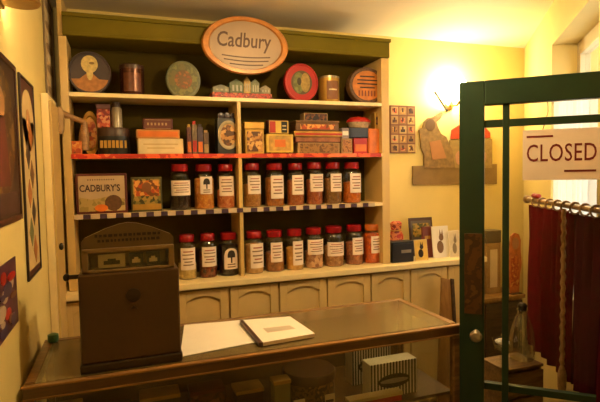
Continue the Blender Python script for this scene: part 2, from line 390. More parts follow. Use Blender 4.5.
# base cupboard
bc = thing('base_cupboard', 'low cream painted cupboard with arched door panels under the shelves', 'cupboard', (0, 0, 0))
BX1 = 2.16
MB().box(-.305, BX1+.01, 2.53, YB-.001, ZL-.032, ZL).build('worktop', CREAM2, bc, .004)
MB().box(-.30, BX1, 2.58, YB-.001, .08, ZL-.032).build('carcass', CUPB, bc)
MB().box(-.30, BX1, 2.61, YB-.001, 0, .08).build('plinth', DARKW, bc)
edges = [-.295, -.04, .235, .51, .785, 1.072, 1.352, 1.62, 1.89, 2.155]
for i in range(len(edges)-1):
    a, b = edges[i]+.006, edges[i+1]-.006
    d = MB(); zt, zb = ZL-.045, .11
    fr = .042
    # frame with an arched opening, and a panel set back in it
    d.box(a, a+fr, 2.558, 2.579, zb, zt); d.box(b-fr, b, 2.558, 2.579, zb, zt); d.box(a+fr, b-fr, 2.558, 2.579, zb, zb+.05)
    arch = [(a+fr, zt), (b-fr, zt), (b-fr, zt-.062)]
    n = 12; mid = (a+b)/2; hw = (b-a)/2-fr
    for q in range(1, n): 
        u = 1-2*q/n; arch.append((mid+hw*u*.96, zt-.062+.030*(1-abs(u)**2.4)))
    arch.append((a+fr, zt-.062))
    d.prism(arch, 2.558, 2.579)
    dr = d.build('door', CUPB, bc, .002)
    MB().box(a+fr-.001, b-fr+.001, 2.571, 2.579, zb+.049, zt-.03).build('panel', CUPB, dr)
    MB().disc([(.006, 0), (.005, -.012), (.011, -.018), (.009, -.024), (0, -.026)], 0, 0, 14).build('knob', BRASS, dr, 0, (b-.02, 2.558, .60))

# tall narrow cupboard in the left corner
tc_ = thing('corner_cupboard', 'tall narrow cream cupboard boxed in between left wall and shelves', 'cupboard', (0, 0, 0))
MB().box(XW+.001, -.281, 2.30, 2.585, 0, 1.887).build('carcass', CREAM2, tc_, .003)
dr = MB().box(-.2805, -.272, 2.315, 2.575, .10, 1.86).build('door', CREAM, tc_, .002)
k_ = MB().ell((-.262, 2.36, 1.235), .010, .012, .016).build('knob', BLACK, dr)
k_['label'] = 'black knob'

# ------------------------------------------------------------------ items on the shelves: helpers
YS = 2.635
def fit(x0, x1, ytop, zb, Y=YS):
    ym = ytop+12
    a, b = atY(x0, ym, Y), atY(x1, ym, Y); t = atY((x0+x1)/2, ytop, Y)
    return (a.x+b.x)/2, b.x-a.x, max(.01, t.z-zb)
def tinbox(name, label, cat, x0, x1, ytop, zb, depth, body, front=None, fr=(.1, .9, .1, .9), lid=None, Y=YS, group=None, rot=0., deco=None):
    """an oblong box or tin whose front stands at Y"""
    cx, w, h = fit(x0, x1, ytop, zb, Y)
    t = thing(name, label, cat, (cx, Y+depth/2, zb), rot, group)
    hl = h*(.78 if lid else 1)
    MB().box(-w/2, w/2, -depth/2, depth/2, 0, hl).build('body', body, t, min(.004, w*.05))
    if lid: MB().box(-w/2-.002, w/2+.002, -depth/2-.002, depth/2+.002, hl, h).build('lid', lid, t, .003)
    if front:
        m = MB().box(w*(fr[0]-.5), w*(fr[1]-.5), -depth/2-.0025, -depth/2, hl*fr[2], hl*fr[3])
        mats = [front]
        if deco: mats += deco(m, w, hl, -depth/2-.0025)
        m.build('front_picture', mats, t)
    return t, w, h
P_CITY = patterned('busy_sepia_print', [srgb(150, 96, 40), srgb(186, 130, 62), srgb(90, 52, 20), srgb(205, 160, 90), srgb(120, 72, 28)], 70, kind='voronoi')
P_DARK = patterned('dark_mixed_print', [srgb(50, 26, 14), srgb(86, 44, 24), srgb(40, 30, 26), srgb(120, 70, 36), srgb(30, 18, 14)], 75, kind='voronoi')
P_RED = patterned('red_floral_print', [srgb(140, 30, 18), srgb(180, 70, 40), srgb(200, 130, 90), srgb(120, 24, 16)], 80, kind='voronoi')
P_GREEN = patterned('green_gold_print', [srgb(70, 72, 30), srgb(120, 110, 50), srgb(160, 130, 60), srgb(54, 50, 22)], 60, kind='voronoi')
P_ORANGE = patterned('orange_scene_print', [srgb(200, 110, 40), srgb(170, 66, 24), srgb(214, 150, 70), srgb(110, 60, 20)], 60, kind='voronoi')
DRED = mat('dark_red_tin', (.10, .014, .010, 1), .4, var=.15)
DBROWN = mat('dark_brown_tin', (.055, .022, .012, 1), .38, var=.2)
PURP = mat('dusky_purple_tin', (.045, .026, .028, 1), .4, .2, .2)

# top shelf ---------------------------------------------------------------
def round_tin(name, label, cat, x0, x1, y0, y1, zb, rim, faces, depth=.03, Y=2.66):
    cx, w, h = fit(x0, x1, y0, zb, Y); r = h/2; sx = w/h
    t = thing(name, label, cat, (cx, Y+depth, zb))
    MB().disc([(r*.96, 0), (r, -.004), (r, -depth+.006), (r*.97, -depth), (r*.90, -depth), (r*.88, -depth+.003), (0, -depth+.003)], 0, r, 40, 0, sx).build('rim', rim, t)
    y = -depth+.003
    for nm, rr, mt_, fn in faces:
        m = MB(); mats = [mt_]
        if rr: m.disc([(rr*r, y), (rr*r, y-.001), (0, y-.001)], 0, r, 36, 0, sx)
        if fn: mats += fn(m, r, y-.001)
        m.build(nm, mats, t); y -= .0012
    return t
def portrait(m, r, y):
    sk = mat('ochre_portrait', (.58, .44, .16, 1), .5, var=.25, scale=60); ct = mat('portrait_orange', (.42, .17, .04, 1), .5, var=.25, scale=40)
    n = 20
    seg = [(r*.86*math.cos(a), r+r*.86*math.sin(a)) for a in [PI+.35+(PI-.7)*i/n for i in range(n+1)]]
    seg += [(r*.40, r*.72), (r*.12, r*.98), (-r*.12, r*.98), (-r*.45, r*.72)]
    m.prism(seg, y-.001, y, 2)
    m.prism([(r*.14*math.cos(a), r*1.0+r*.34*math.sin(a)) for a in [2*PI*i/16 for i in range(16)]], y-.0016, y, 1)
    m.prism([(r*.36*math.cos(a), r*1.40+r*.40*math.sin(a)) for a in [2*PI*i/24 for i in range(24)]], y-.002, y, 1)
    m.prism([(r*.10+r*.12*math.cos(a), r*1.45+r*.06*math.sin(a)) for a in [2*PI*i/12 for i in range(12)]], y-.0026, y-.002, 3)
    return [sk, ct, mat('portrait_shade', (.20, .12, .03, 1), .5)]
round_tin('round_tin', 'large round tin with a man\'s yellow portrait, top shelf far left', 'tin', 67, 111, 51, 93, Z0, PURP, [('portrait_disc', .86, PURP, portrait)])
cx, w, h = fit(119.5, 144.5, 64, Z0, 2.67); r = w/2
t = thing('cylinder_tin', 'brown cylindrical tin on the top shelf right of the portrait tin', 'tin', (cx, 2.67+r*.7, Z0))
brt = mat('brown_lacquer_tin', (.085, .026, .014, 1), .25, .5, .2)
MB().lathe([(r*.97, 0), (r, .004), (r, h*.86)], 0, 0, 28).build('body', brt, t)
MB().lathe([(r*1.03, h*.86), (r*1.03, h*.97), (r*.95, h)], 0, 0, 28).build('lid', DBROWN, t)
MB().wrap(r, h*.15, h*.72, -.75, .75).build('paper_band', mat('brown_band', (.13, .04, .018, 1), .3, .3, .3, 50), t)
round_tin('round_plate', 'round pale green plate with orange centre on the top shelf', 'plate', 165.5, 200.5, 60.5, 94.5, Z0, mat('pale_green_glaze', (.15, .15, .06, 1), .3, var=.25, scale=30),
          [('painted_ring', .84, patterned('green_rim_paint', [srgb(124, 118, 60), srgb(92, 92, 46), srgb(110, 98, 46)], 30), None), ('painted_centre', .5, patterned('orange_centre_paint', [srgb(140, 74, 26), srgb(110, 80, 34), srgb(160, 96, 36)], 40), None)], .022, 2.69)
# a row of little houses printed on a red based tin
cx, w, h = fit(212, 272, 76, Z0, 2.65)
t = thing('village_tin', 'low red tin shaped like a row of little houses below the oval sign', 'tin', (cx, 2.70, Z0))
MB().box(-w/2, w/2, -.05, .05, 0, h*.28).build('base', patterned('red_base_print', [srgb(150, 26, 16), srgb(190, 50, 26), srgb(120, 20, 12), srgb(190, 100, 50)], 40), t, .003)
hs = [(-.48, -.22, .62, 'grey_house', (.20, .19, .12, 1)), (-.21, .02, .88, 'green_house', (.12, .14, .05, 1)), (.03, .14, 1.0, 'yellow_house', (.50, .30, .06, 1)), (.15, .29, .92, 'olive_house', (.16, .16, .07, 1)), (.30, .48, .66, 'stone_house', (.24, .19, .10, 1))]
for a, b, q, nm, cl in hs:
    m = MB(); m.prism([(a*w, h*.28), (b*w, h*.28), (b*w, h*q*.8), ((a+b)/2*w, h*q), (a*w, h*q*.8)], -.042, .03)
    for c_ in range(3):
        xx = (a+(b-a)*(.2+.28*c_))*w; m.box(xx, xx+(b-a)*w*.13, -.0425, -.042, h*.36, h*q*.7, 1)
    m.build('house', [mat(nm, cl, .5, var=.3, scale=50), mat('house_window', (.35, .32, .22, 1), .4)], t)
def leafy(m, r, y):
    gr = mat('plate_green', (.16, .17, .045, 1), .4, var=.4, scale=50); 
    m.prism([(-r*.16+r*.30*math.cos(a), r*.98+r*.55*math.sin(a)) for a in [2*PI*i/20 for i in range(20)]], y-.001, y, 1)
    m.prism([(r*.2+r*.26*math.cos(a), r*1.0+r*.5*math.sin(a)) for a in [2*PI*i/20 for i in range(20)]], y-.0015, y, 2)
    m.prism([(-r*.14+r*.12*math.cos(a), r*1.05+r*.2*math.sin(a)) for a in [2*PI*i/14 for i in range(14)]], y-.002, y-.001, 3)
    return [gr, mat('plate_ochre', (.34, .22, .05, 1), .4, var=.3, scale=60), mat('plate_shadow', (.035, .028, .012, 1), .4)]
round_tin('round_plate', 'round bright red plate with a green and yellow figure, top shelf', 'plate', 284.5, 318.5, 63, 98.5, Z0, REDP, [('painted_figure', .62, mat('dark_plate_well', (.10, .06, .02, 1), .4), leafy)], .03, 2.66)
cx, w, h = fit(322.5, 342, 75.5, Z0, 2.65); r = w/2
t = thing('cylinder_tin', 'small metal cylinder tin with brown label between red plate and round basket tin', 'tin', (cx, 2.65+r*.8, Z0))
MB().lathe([(r*.97, 0), (r, .004), (r, h*.94), (r*.96, h*.95)], 0, 0, 28).build('body', GOLD, t)
MB().lathe([(r*1.03, h*.92), (r*1.03, h*.985), (r*.9, h), (0, h)], 0, 0, 28).build('lid', STEEL, t)
m = MB().wrap(r, h*.12, h*.80, -.62, .62); m.wrap(r+.001, h*.45, h*.50, -.4, .4, 1)
m.build('label_card', [mat('brown_label', (.20, .07, .02, 1), .5), CARD], t)
def ovaltext(m, r, y):
    for k in range(4):
        zz = r*(1.45-.2*k); hw = r*(.45 if k in (0, 3) else .62)
        m.box(-hw, hw, y-.001, y, zz, zz+r*.07, 1)
    for k in range(6): m.box(r*(-.55+.19*k), r*(-.46+.19*k), y-.001, y, r*.42, r*.72, 2)
    return [INK, mat('dark_orange_mark', (.20, .05, .012, 1), .5)]
round_tin('round_tin', 'round orange and brown tin with printed lines, right end of top shelf', 'tin', 349, 385.5, 67, 101.5, Z0, mat('basket_brown', (.12, .055, .018, 1), .5, var=.35, scale=60), [('printed_lid', .80, mat('orange_lid', (.52, .17, .02, 1), .45, var=.25, scale=25), ovaltext)], .05, 2.65)

# oval sign hung on the cornice
ov = thing('oval_sign', 'large oval sign with orange rim and dark lettering on the cornice', 'sign', (.634, 2.572, 2.209))
a_, b_ = .232, .150
MB().disc([(b_, 0), (b_, -.014), (b_*.97, -.022), (b_*.86, -.022), (b_*.83, -.012), (0, -.012)], 0, 0, 56, 0, a_/b_).build('frame', mat('orange_gilt', (.46, .17, .022, 1), .35, .1, .25, 20), ov)
m = MB().disc([(b_*.83, -.012), (b_*.83, -.0135), (0, -.0135)], 0, 0, 56, 0, a_/b_)
m.text('Cadbury', -.152, .138, -.035, .066, -.0135, 1, shear=.12, bold=.012)
for q, (zz, hw, am) in enumerate(((-.052, .13, .006), (-.072, .12, .006), (-.094, .09, .004))):
    pts = [(-hw+2*hw*i/16, zz-am*math.cos(i*PI/16-PI/2)*1.2) for i in range(17)]
    m.prism(pts+[(x, z-.006) for x, z in pts[::-1]], -.0143, -.0135, 1)
m.build('face', [mat('sign_face', (.34, .225, .135, 1), .4, var=.08, scale=10), mat('sign_brown', (.075, .03, .012, 1), .5)], ov)

# second shelf (row with boxes) -------------------------------------------
t = thing('wooden_scoop', 'tan wooden scoop leaning out past the left post of the shelves', 'scoop', (0, 0, 0))
p0, p1 = atY(57, 112, 2.575), atY(84, 122, 2.66)
MB().tube([p0+(p0-p1)*.02, p0+(p1-p0)*.3, p0+(p1-p0)*.6, p1], [.020, .017, .014, .014], 12).build('handle', wood('scoop_wood', (.26, .13, .045, 1), (.38, .21, .08, 1), 9), t)
g0 = atY(58.5, 107, 2.572); g1 = atY(60, 134, 2.572)
MB().tube([g0, g0+(g1-g0)*.15, g0+(g1-g0)*.5, g0+(g1-g0)*.85, g1], [.012, .020, .023, .020, .012], 14).build('grip', mat('worn_tan_wood', (.40, .25, .11, 1), .6, var=.2), t)
q0, q1 = atY(84, 122, 2.66), atY(84, 146, 2.66); q1.z = Z1+.024
MB().tube([q0, (q0+q1)/2, q1], [.014, .024, .024], 12).build('bowl', _mats['scoop_wood'], t)
cx, w, h = fit(81, 99, 111, Z1, 2.72); r = w/2
t = thing('gold_ring_tin', 'gold round tin standing on edge behind the tan scoop', 'tin', (cx, 2.75, Z1))
MB().disc([(h/2, 0), (h/2, -.028), (h*.40, -.032), (h*.36, -.022), (0, -.022)], 0, h/2, 30, 0, w/h).build('rim', GOLD, t)
MB().disc([(h*.34, -.022), (h*.34, -.0235), (0, -.0235)], 0, h/2, 30, 0, w/h).build('printed_lid', P_ORANGE, t)
tinbox('flat_box', 'small flat orange box at the left end of the red edged shelf', 'box', 71.5, 82, 141, Z1, .05, ORANGE, P_ORANGE)
# black oval tin with two things on it
cx, w, h = fit(97, 130, 127, Z1, 2.64)
t = thing('oval_tin', 'black oval tin with gold pattern, carrying a red tin and pale canister', 'tin', (cx, 2.70, Z1)); zt = Z1+h
MB().lathe([(w/2*.97, 0), (w/2, .004), (w/2, h*.68)], 0, 0, 32, 0, .72).build('body', BLACK, t)
MB().lathe([(w/2*1.02, h*.68), (w/2*1.02, h*.93), (w/2*.94, h)], 0, 0, 32, 0, .72).build('lid', DBROWN, t)
m = MB()
for k in range(7):
    xx = w*(-.36+.12*k); yy = -.72*math.sqrt(max(0, (w/2)**2-xx*xx))-.001; m.box(xx-.009, xx+.005, yy-.002, yy+.003, h*.25, h*.52)
m.build('printed_band', GOLD, t)
tinbox('tea_tin', 'red patterned tin standing on the left of the black oval tin', 'tin', 96.5, 110, 104, zt, .05, P_RED, P_RED, lid=DRED, Y=2.68)
cx, w, h = fit(111, 122, 102, zt, 2.69); r = w/2
t = thing('canister', 'small pale grey canister standing on the right of the black oval tin', 'canister', (cx, 2.69+r*.5, zt))
MB().lathe([(r, 0), (r, h*.72), (r*.8, h*.8)], 0, 0, 22).build('body', mat('pale_grey_tin', (.36, .30, .22, 1), .3, .3, .2), t)
MB().lathe([(r*.85, h*.8), (r*.85, h*.97), (r*.6, h)], 0, 0, 22).build('lid', DBROWN, t)
# stacked boxes, left bay
def lines_front(cols):
    def fn(m, w, h, y):
        m.box(-w*.38, w*.38, y-.0006, y, h*.60, h*.68, 1); m.box(-w*.3, w*.3, y-.0006, y, h*.36, h*.44, 1)
        return [cols]
    return fn
_, w1, h1 = tinbox('gift_box', 'cream box at the bottom of the stack on the left red edged shelf', 'box', 138, 183.5, 138.5, Z1, .12, CARD, mat('cream_front', (.66, .53, .32, 1), .6), (.03, .97, .08, .92), deco=lines_front(mat('faint_print', (.50, .36, .18, 1), .6)), group='stacked boxes in the left bay')
_, w2, h2 = tinbox('gift_box', 'orange box in the middle of the stack on the left red edged shelf', 'box', 136.5, 180, 129.5, Z1+h1, .12, mat('plain_orange_card', (.50, .21, .05, 1), .55), ORANGE, (.04, .96, .2, .8), group='stacked boxes in the left bay')
tinbox('gift_box', 'dark red lettered box on top of the stack on the left shelf', 'box', 143, 173, 118.5, Z1+h1+h2, .08, DRED, mat('maroon_front', (.13, .03, .018, 1), .5), (.05, .95, .1, .9), deco=lambda m, w, h, y: (m.box(-w*.42, w*.42, y-.0006, y, h*.86, h*.9, 1), m.box(-w*.42, w*.42, y-.0006, y, h*.1, h*.14, 1), [m.box(w*(-.36+.12*k), w*(-.30+.12*k), y-.0006, y, h*.4, h*.62, 1) for k in range(6)], [mat('pale_line', (.42, .25, .12, 1), .5)])[-1], Y=2.66, group='stacked boxes in the left bay')
# small bottles / slim packs between
cols = [((.11, .03, .03, 1), 187, 191.5, 124, 'dark red slim packet'), ((.16, .11, .06, 1), 192, 197, 121, 'tan slim packet'), ((.06, .035, .06, 1), 197.5, 203, 124, 'purple slim packet'), ((.10, .05, .025, 1), 203.5, 209, 130, 'brown slim packet')]
for i, (cl, a, b, y, nm) in enumerate(cols):
    cx, w, h = fit(a, b, y, Z1, 2.67); t = thing('slim_packet', nm + (' with a red stripe' if i == 0 else '') + ' in the row left of the medallion box', 'packet', (cx, 2.69, Z1), 0, 'slim packets in the left bay')
    MB().box(-w/2, w/2, -.02, .02, 0, h*.9).build('body', mat('packet_%s' % nm.split()[0], cl, .45, var=.35, scale=50), t, .002)
    MB().box(-w*.3, w*.3, -.012, .012, h*.9, h).build('flap', [GOLD, REDP, PURP, TAN][i], t, .001)
    MB().box(-w*.4, w*.4, -.0212, -.02, h*.08, h*.42).build('label_card', [ORANGE, REDP, ORANGE, TAN][i], t)
# dark box with an oval medallion
cx, w, h = fit(217.5, 239, 118, Z1, 2.65)
t = thing('medallion_box', 'black box with a gold oval medallion left of the middle post', 'box', (cx, 2.69, Z1))
MB().box(-w/2, w/2, -.04, .04, 0, h).build('body', mat('blue_black_tin', (.02, .02, .028, 1), .35), t, .003)
m = MB().disc([(h*.40, -.04), (h*.40, -.043), (h*.33, -.044), (h*.31, -.042), (0, -.042)], 0, h*.53, 32, 0, .74); m.build('medallion_ring', mat('pale_ring', (.42, .32, .18, 1), .4), t)
MB().disc([(h*.30, -.042), (h*.30, -.0435), (0, -.0435)], 0, h*.53, 32, 0, .74).build('medallion_face', P_CITY, t)
for k in (-1, 0, 1): MB().disc([(w*.14, 0), (w*.14, -.02), (0, -.022)], k*w*.3, h+w*.12, 16).build('crest_button', mat('purple_button', (.05, .03, .05, 1), .35), t)
# right bay
tinbox('tea_tin', 'upright gold tin with faded picture right of the middle post', 'tin', 245, 264, 122, Z1, .07, GOLD, P_CITY, lid=GOLD)
_, w1, h1 = tinbox('footed_tin', 'yellow tin on small feet in the right bay of the second shelf', 'tin', 266.5, 293.5, 134, Z1+.008, .08, YELLOW, mat('yellow_front', (.48, .27, .05, 1), .5, var=.3, scale=40), deco=lambda m, w, h, y: (m.box(-w*.2, w*.2, y-.0006, y, h*.3, h*.7, 1), [ORANGE])[-1])
ft = bpy.data.objects[_.name]
for sx in (-1, 1):
    for sy in (-1, 1): MB().box(sx*w1*.38-.006, sx*w1*.38+.006, sy*.03-.006, sy*.03+.006, -.008, 0).build('foot', BLACK, ft)
def tri(m, w, h, y):
    m.box(-w*.44, -w*.16, y-.0006, y, h*.1, h*.9, 1); m.box(w*.12, w*.42, y-.0006, y, h*.1, h*.9, 2); m.box(w*.17, w*.36, y-.0012, y, h*.55, h*.62, 3); m.box(w*.17, w*.36, y-.0012, y, h*.3, h*.37, 3)
    return [REDP, BLACK, CARD]
tinbox('small_box', 'small red, cream and black box standing on the yellow footed tin', 'box', 268.5, 289, 120, Z1+.008+h1, .06, DRED, YELLOW, (.04, .96, .06, .94), deco=tri, Y=2.65)
# stack of tins
z = Z1; G = 'stacked tins in the right bay'
_, w_, h_ = tinbox('flat_tin', 'tan tin with worn front at the bottom of the tall right stack', 'tin', 298, 340, 142.5, z, .12, TAN, patterned('tan_worn_print', [srgb(120, 80, 34), srgb(150, 106, 50), srgb(96, 60, 24)], 40), (.04, .96, .1, .9), group=G); z += h_
_, w_, h_ = tinbox('flat_tin', 'dark red tin second from bottom in the tall right stack', 'tin', 295.5, 341, 136.8, z, .12, DRED, mat('red_gold_front', (.30, .10, .03, 1), .5, var=.4, scale=30), (.02, .98, .15, .9), group=G); z += h_
_, w_, h_ = tinbox('flat_tin', 'gold and red banded flat tin in the middle of the tall right stack', 'tin', 294.5, 343, 131, z, .12, GOLD, REDP, (.02, .98, .3, .62), group=G); z += h_
_, w_, h_ = tinbox('chest_tin', 'brown chest shaped tin on top of the tall right stack', 'tin', 296, 339, 120.5, z, .11, mat('brown_chest', (.14, .06, .018, 1), .45, var=.2), P_ORANGE, (.1, .9, .2, .8), lid=mat('chest_lid', (.17, .085, .03, 1), .45, var=.2), group=G); z += h_
tinbox('flat_tin', 'short dark tin with pale lettering lying on the chest shaped tin', 'tin', 304, 328, 113, z, .07, TAN, P_DARK, (.05, .95, .1, .9), group=G, Y=2.67)
_, w_, h_ = tinbox('small_box', 'small tan box right of the tall stack of tins', 'box', 341.5, 352.5, 138.5, Z1, .05, TAN, patterned('tan_small_print', [srgb(150, 90, 50), srgb(180, 120, 60), srgb(120, 70, 30)], 50))
tinbox('small_box', 'tiny pale lilac box standing on the small tan box', 'box', 342, 349, 128, Z1+h_, .04, mat('lilac_card', (.28, .22, .24, 1), .5), WHITE, (.1, .9, .3, .7))
_, w_, h1 = tinbox('small_box', 'red box under the black tin near the right post', 'box', 354, 367.5, 138, Z1, .07, REDP, ORANGE, (.1, .9, .15, .6))
_, w_, h2 = tinbox('black_tin', 'plain black tin standing on the red box near the right post', 'tin', 349, 368.5, 127.5, Z1+h1, .06, BLACK, mat('black_front', (.014, .012, .012, 1), .3))
cx, w, h = fit(351, 376, 116, Z1+h1+h2, 2.65)
t = thing('sweet_basket', 'red domed basket with pale trim on top of the black tin', 'basket', (cx-.012, 2.69, Z1+h1+h2))
MB().lathe([(w*.36, 0), (w*.45, h*.55), (w*.45, h*.6)], 0, 0, 26, 0, .65).build('body', mat('woven_cream', (.45, .30, .16, 1), .6, var=.4, scale=60), t)
MB().lathe([(w*.47, h*.5), (w*.46, h*.65), (w*.34, h*.9), (0, h)], 0, 0, 26, 0, .65).build('lid', REDP, t)
tinbox('carton', 'bright orange carton at the right end of the red edged shelf', 'carton', 368.5, 383, 128.5, Z1, .09, ORANGE, mat('orange_carton_front', (.66, .16, .014, 1), .45, var=.2, scale=20), (.08, .92, .05, .95))
cx, w, h = fit(374.5, 384.5, 113, Z1, 2.64); zt = atY(376, 128.5, 2.635).z
tinbox('small_box', 'small gold and dark box standing on the orange carton', 'box', 375, 384, 112.5, Z1+fit(368.5, 383, 128.5, Z1)[2], .05, GOLD, P_DARK, (.1, .9, .25, .75), Y=2.65)

# big chocolate box and its neighbour, third shelf ---------------------------
def bigbox(m, w, h, y):
    m.text("CADBURY'S", -w*.43, w*.36, h*.55, h*.73, y, 1, bold=.022)
    for k in range(12): m.box(w*(-.27+.045*k), w*(-.25+.045*k), y-.0006, y, h*.83, h*.86, 1)
    m.prism([(-w*.44, h*.06), (w*.44, h*.06), (w*.44, h*.36), (w*.1, h*.42), (-w*.2, h*.35), (-w*.44, h*.42)], y-.0008, y, 2)
    m.prism([(w*.22+w*.17*math.cos(a), h*.26+h*.2*math.sin(a)) for a in [2*PI*i/20 for i in range(20)]], y-.0014, y, 3)
    m.prism([(-w*.02+w*.13*math.cos(a), h*.14+h*.09*math.sin(a)) for a in [2*PI*i/20 for i in range(20)]], y-.002, y, 4)
    return [mat('box_lettering', (.035, .008, .006, 1), .5), patterned('landscape_print', [srgb(150, 130, 70), srgb(176, 150, 90), srgb(120, 104, 50), srgb(196, 168, 110)], 14), mat('box_brown_round', (.12, .05, .02, 1), .5, var=.3, scale=50), ORANGE]
tinbox('chocolate_box', 'large dark red box with cream lettered front, left end of third shelf', 'box', 75.5, 127, 173.5, Z2, .07, DRED, mat('box_cream_front', (.50, .36, .22, 1), .5, var=.06), (.05, .95, .06, .94), deco=bigbox)
def picbox(m, w, h, y):
    m.box(-w*.46, w*.46, y-.0006, y, h*.06, h*.22, 1); m.box(-w*.4, w*.4, y-.0006, y, h*.45, h*.9, 2)
    m.prism([(w*.16*math.cos(a), h*.7+h*.15*math.sin(a)) for a in [2*PI*i/16 for i in range(16)]], y-.0012, y, 3)
    return [GOLD, P_ORANGE, mat('picture_brown', (.20, .07, .02, 1), .5)]
tinbox('picture_box', 'green box with an orange picture right of the large lettered box', 'box', 131, 162, 177, Z2, .07, mat('olive_tin', (.075, .065, .02, 1), .45, var=.3), P_GREEN, (.06, .94, .06, .94), deco=picbox)

# ------------------------------------------------------------------ sweet jars
def sweets(name, c1, c2, scale=95):
    if name in _mats: return _mats[name]
    m = bpy.data.materials.new(name); m.use_nodes = True
    nt = m.node_tree; b = nt.nodes['Principled BSDF']; tc = nt.nodes.new('ShaderNodeTexCoord')
    v = nt.nodes.new('ShaderNodeTexVoronoi'); v.inputs['Scale'].default_value = scale
    nt.links.new(tc.outputs['Object'], v.inputs['Vector'])
    sp = nt.nodes.new('ShaderNodeSeparateColor'); nt.links.new(v.outputs['Color'], sp.inputs[0])
    cr = nt.nodes.new('ShaderNodeValToRGB'); cr.color_ramp.elements[0].color = c1; cr.color_ramp.elements[1].color = c2
    nt.links.new(sp.outputs[0], cr.inputs['Fac']); nt.links.new(cr.outputs['Color'], b.inputs['Base Color'])
    bp = nt.nodes.new('ShaderNodeBump'); bp.inputs['Strength'].default_value = .8; bp.inputs['Distance'].default_value = .004; bp.invert = True
    nt.links.new(v.outputs['Distance'], bp.inputs['Height']); nt.links.new(bp.outputs['Normal'], b.inputs['Normal'])
    b.inputs['Roughness'].default_value = .35; _mats[name] = m; return m
LAB = mat('jar_label_paper', (.82, .68, .58, 1), .65, var=.04); LLINE = mat('label_grey_print', (.24, .14, .09, 1), .65)
LRED = mat('label_red_print', (.38, .10, .07, 1), .65)
def jar(x0, x1, ytop, zb, label, cols, scale, lab, fill=.74, emblem=None, lid=RED, Y=2.632):
    cx, w, h = fit(x0, x1, ytop, zb, Y); r = w/2*.95
    t = thing('sweet_jar', label, 'jar', (cx, Y+r, zb), 0, 'sweet jars on the shelves')
    hb = h*.86
    prof = [(0, .001), (r*.93, .001), (r, .008), (r, hb*.84), (r*.93, hb*.92), (r*.70, hb*.985), (r*.70, hb)]
    MB().lathe(prof, 0, 0, 28).build('glass_body', JARG, t)
    lr = r*.80
    MB().lathe([(lr*.97, hb-.004), (lr, hb), (lr, h-.004), (lr*.92, h)], 0, 0, 24).build('lid', lid, t)
    hf = hb*fill
    c = MB().lathe([(0, .003), (r*.90, .003), (r*.955, .010), (r*.955, hf*.96), (r*.80, hf), (r*.3, hf*1.02), (0, hf*1.03)], 0, 0, 26).build('candy_fill', sweets('sweets_%d' % len(_mats), cols[0], cols[1], scale), t)
    c['kind'] = 'stuff'
    # paper label from its place in the photo
    lx0, lx1, ly0, ly1 = lab
    za = atY((lx0+lx1)/2, ly1, Y+r*.1).z-zb; zt = atY((lx0+lx1)/2, ly0, Y+r*.1).z-zb
    za = max(.012, za); zt = min(hb*.84, zt)
    c0 = (x0+x1)/2; hw = (x1-x0)/2
    f = lambda x: math.asin(max(-.93, min(.93, (x-c0)/hw)))
    a0, a1 = f(lx0), f(lx1)
    m = MB(); hh = zt-za
    if emblem == 'arch':
        m.wrap(r+.0005, za, zt-hh*.34, a0, a1, 0, arch=hh*.34)
    else:
        m.wrap(r+.0005, za, zt, a0, a1)
    am, aw = (a0+a1)/2, (a1-a0)/2
    if emblem is None:
        for k, (q, wd, mi) in enumerate(((.80, .62, 2), (.66, .75, 1), (.48, .7, 1), (.34, .5, 2 if x0 % 2 else 1), (.2, .66, 1))):
            m.wrap(r+.0012, za+hh*q, za+hh*(q+.055), am-aw*wd, am+aw*wd, mi, .0006)
    else:
        for q in (.08, .2): m.wrap(r+.0012, za+hh*q, za+hh*(q+.06), am-aw*.55, am+aw*.55, 1, .0006)
    L = m.build('label_card', [LAB, LLINE, LRED], t)
    if emblem:
        e = MB(); dk = INK
        e.wrap(r+.0014, za+hh*.30, za+hh*.62, am-aw*.10, am+aw*.10, 0, .0008)
        e.wrap(r+.0014, za+hh*.55, za+hh*.70, am-aw*.52, am+aw*.52, 0, .0008, arch=hh*.2)
        e.build('tree_emblem', dk, L)
    return t
def c3(r, g, b): return srgb(r, g, b)
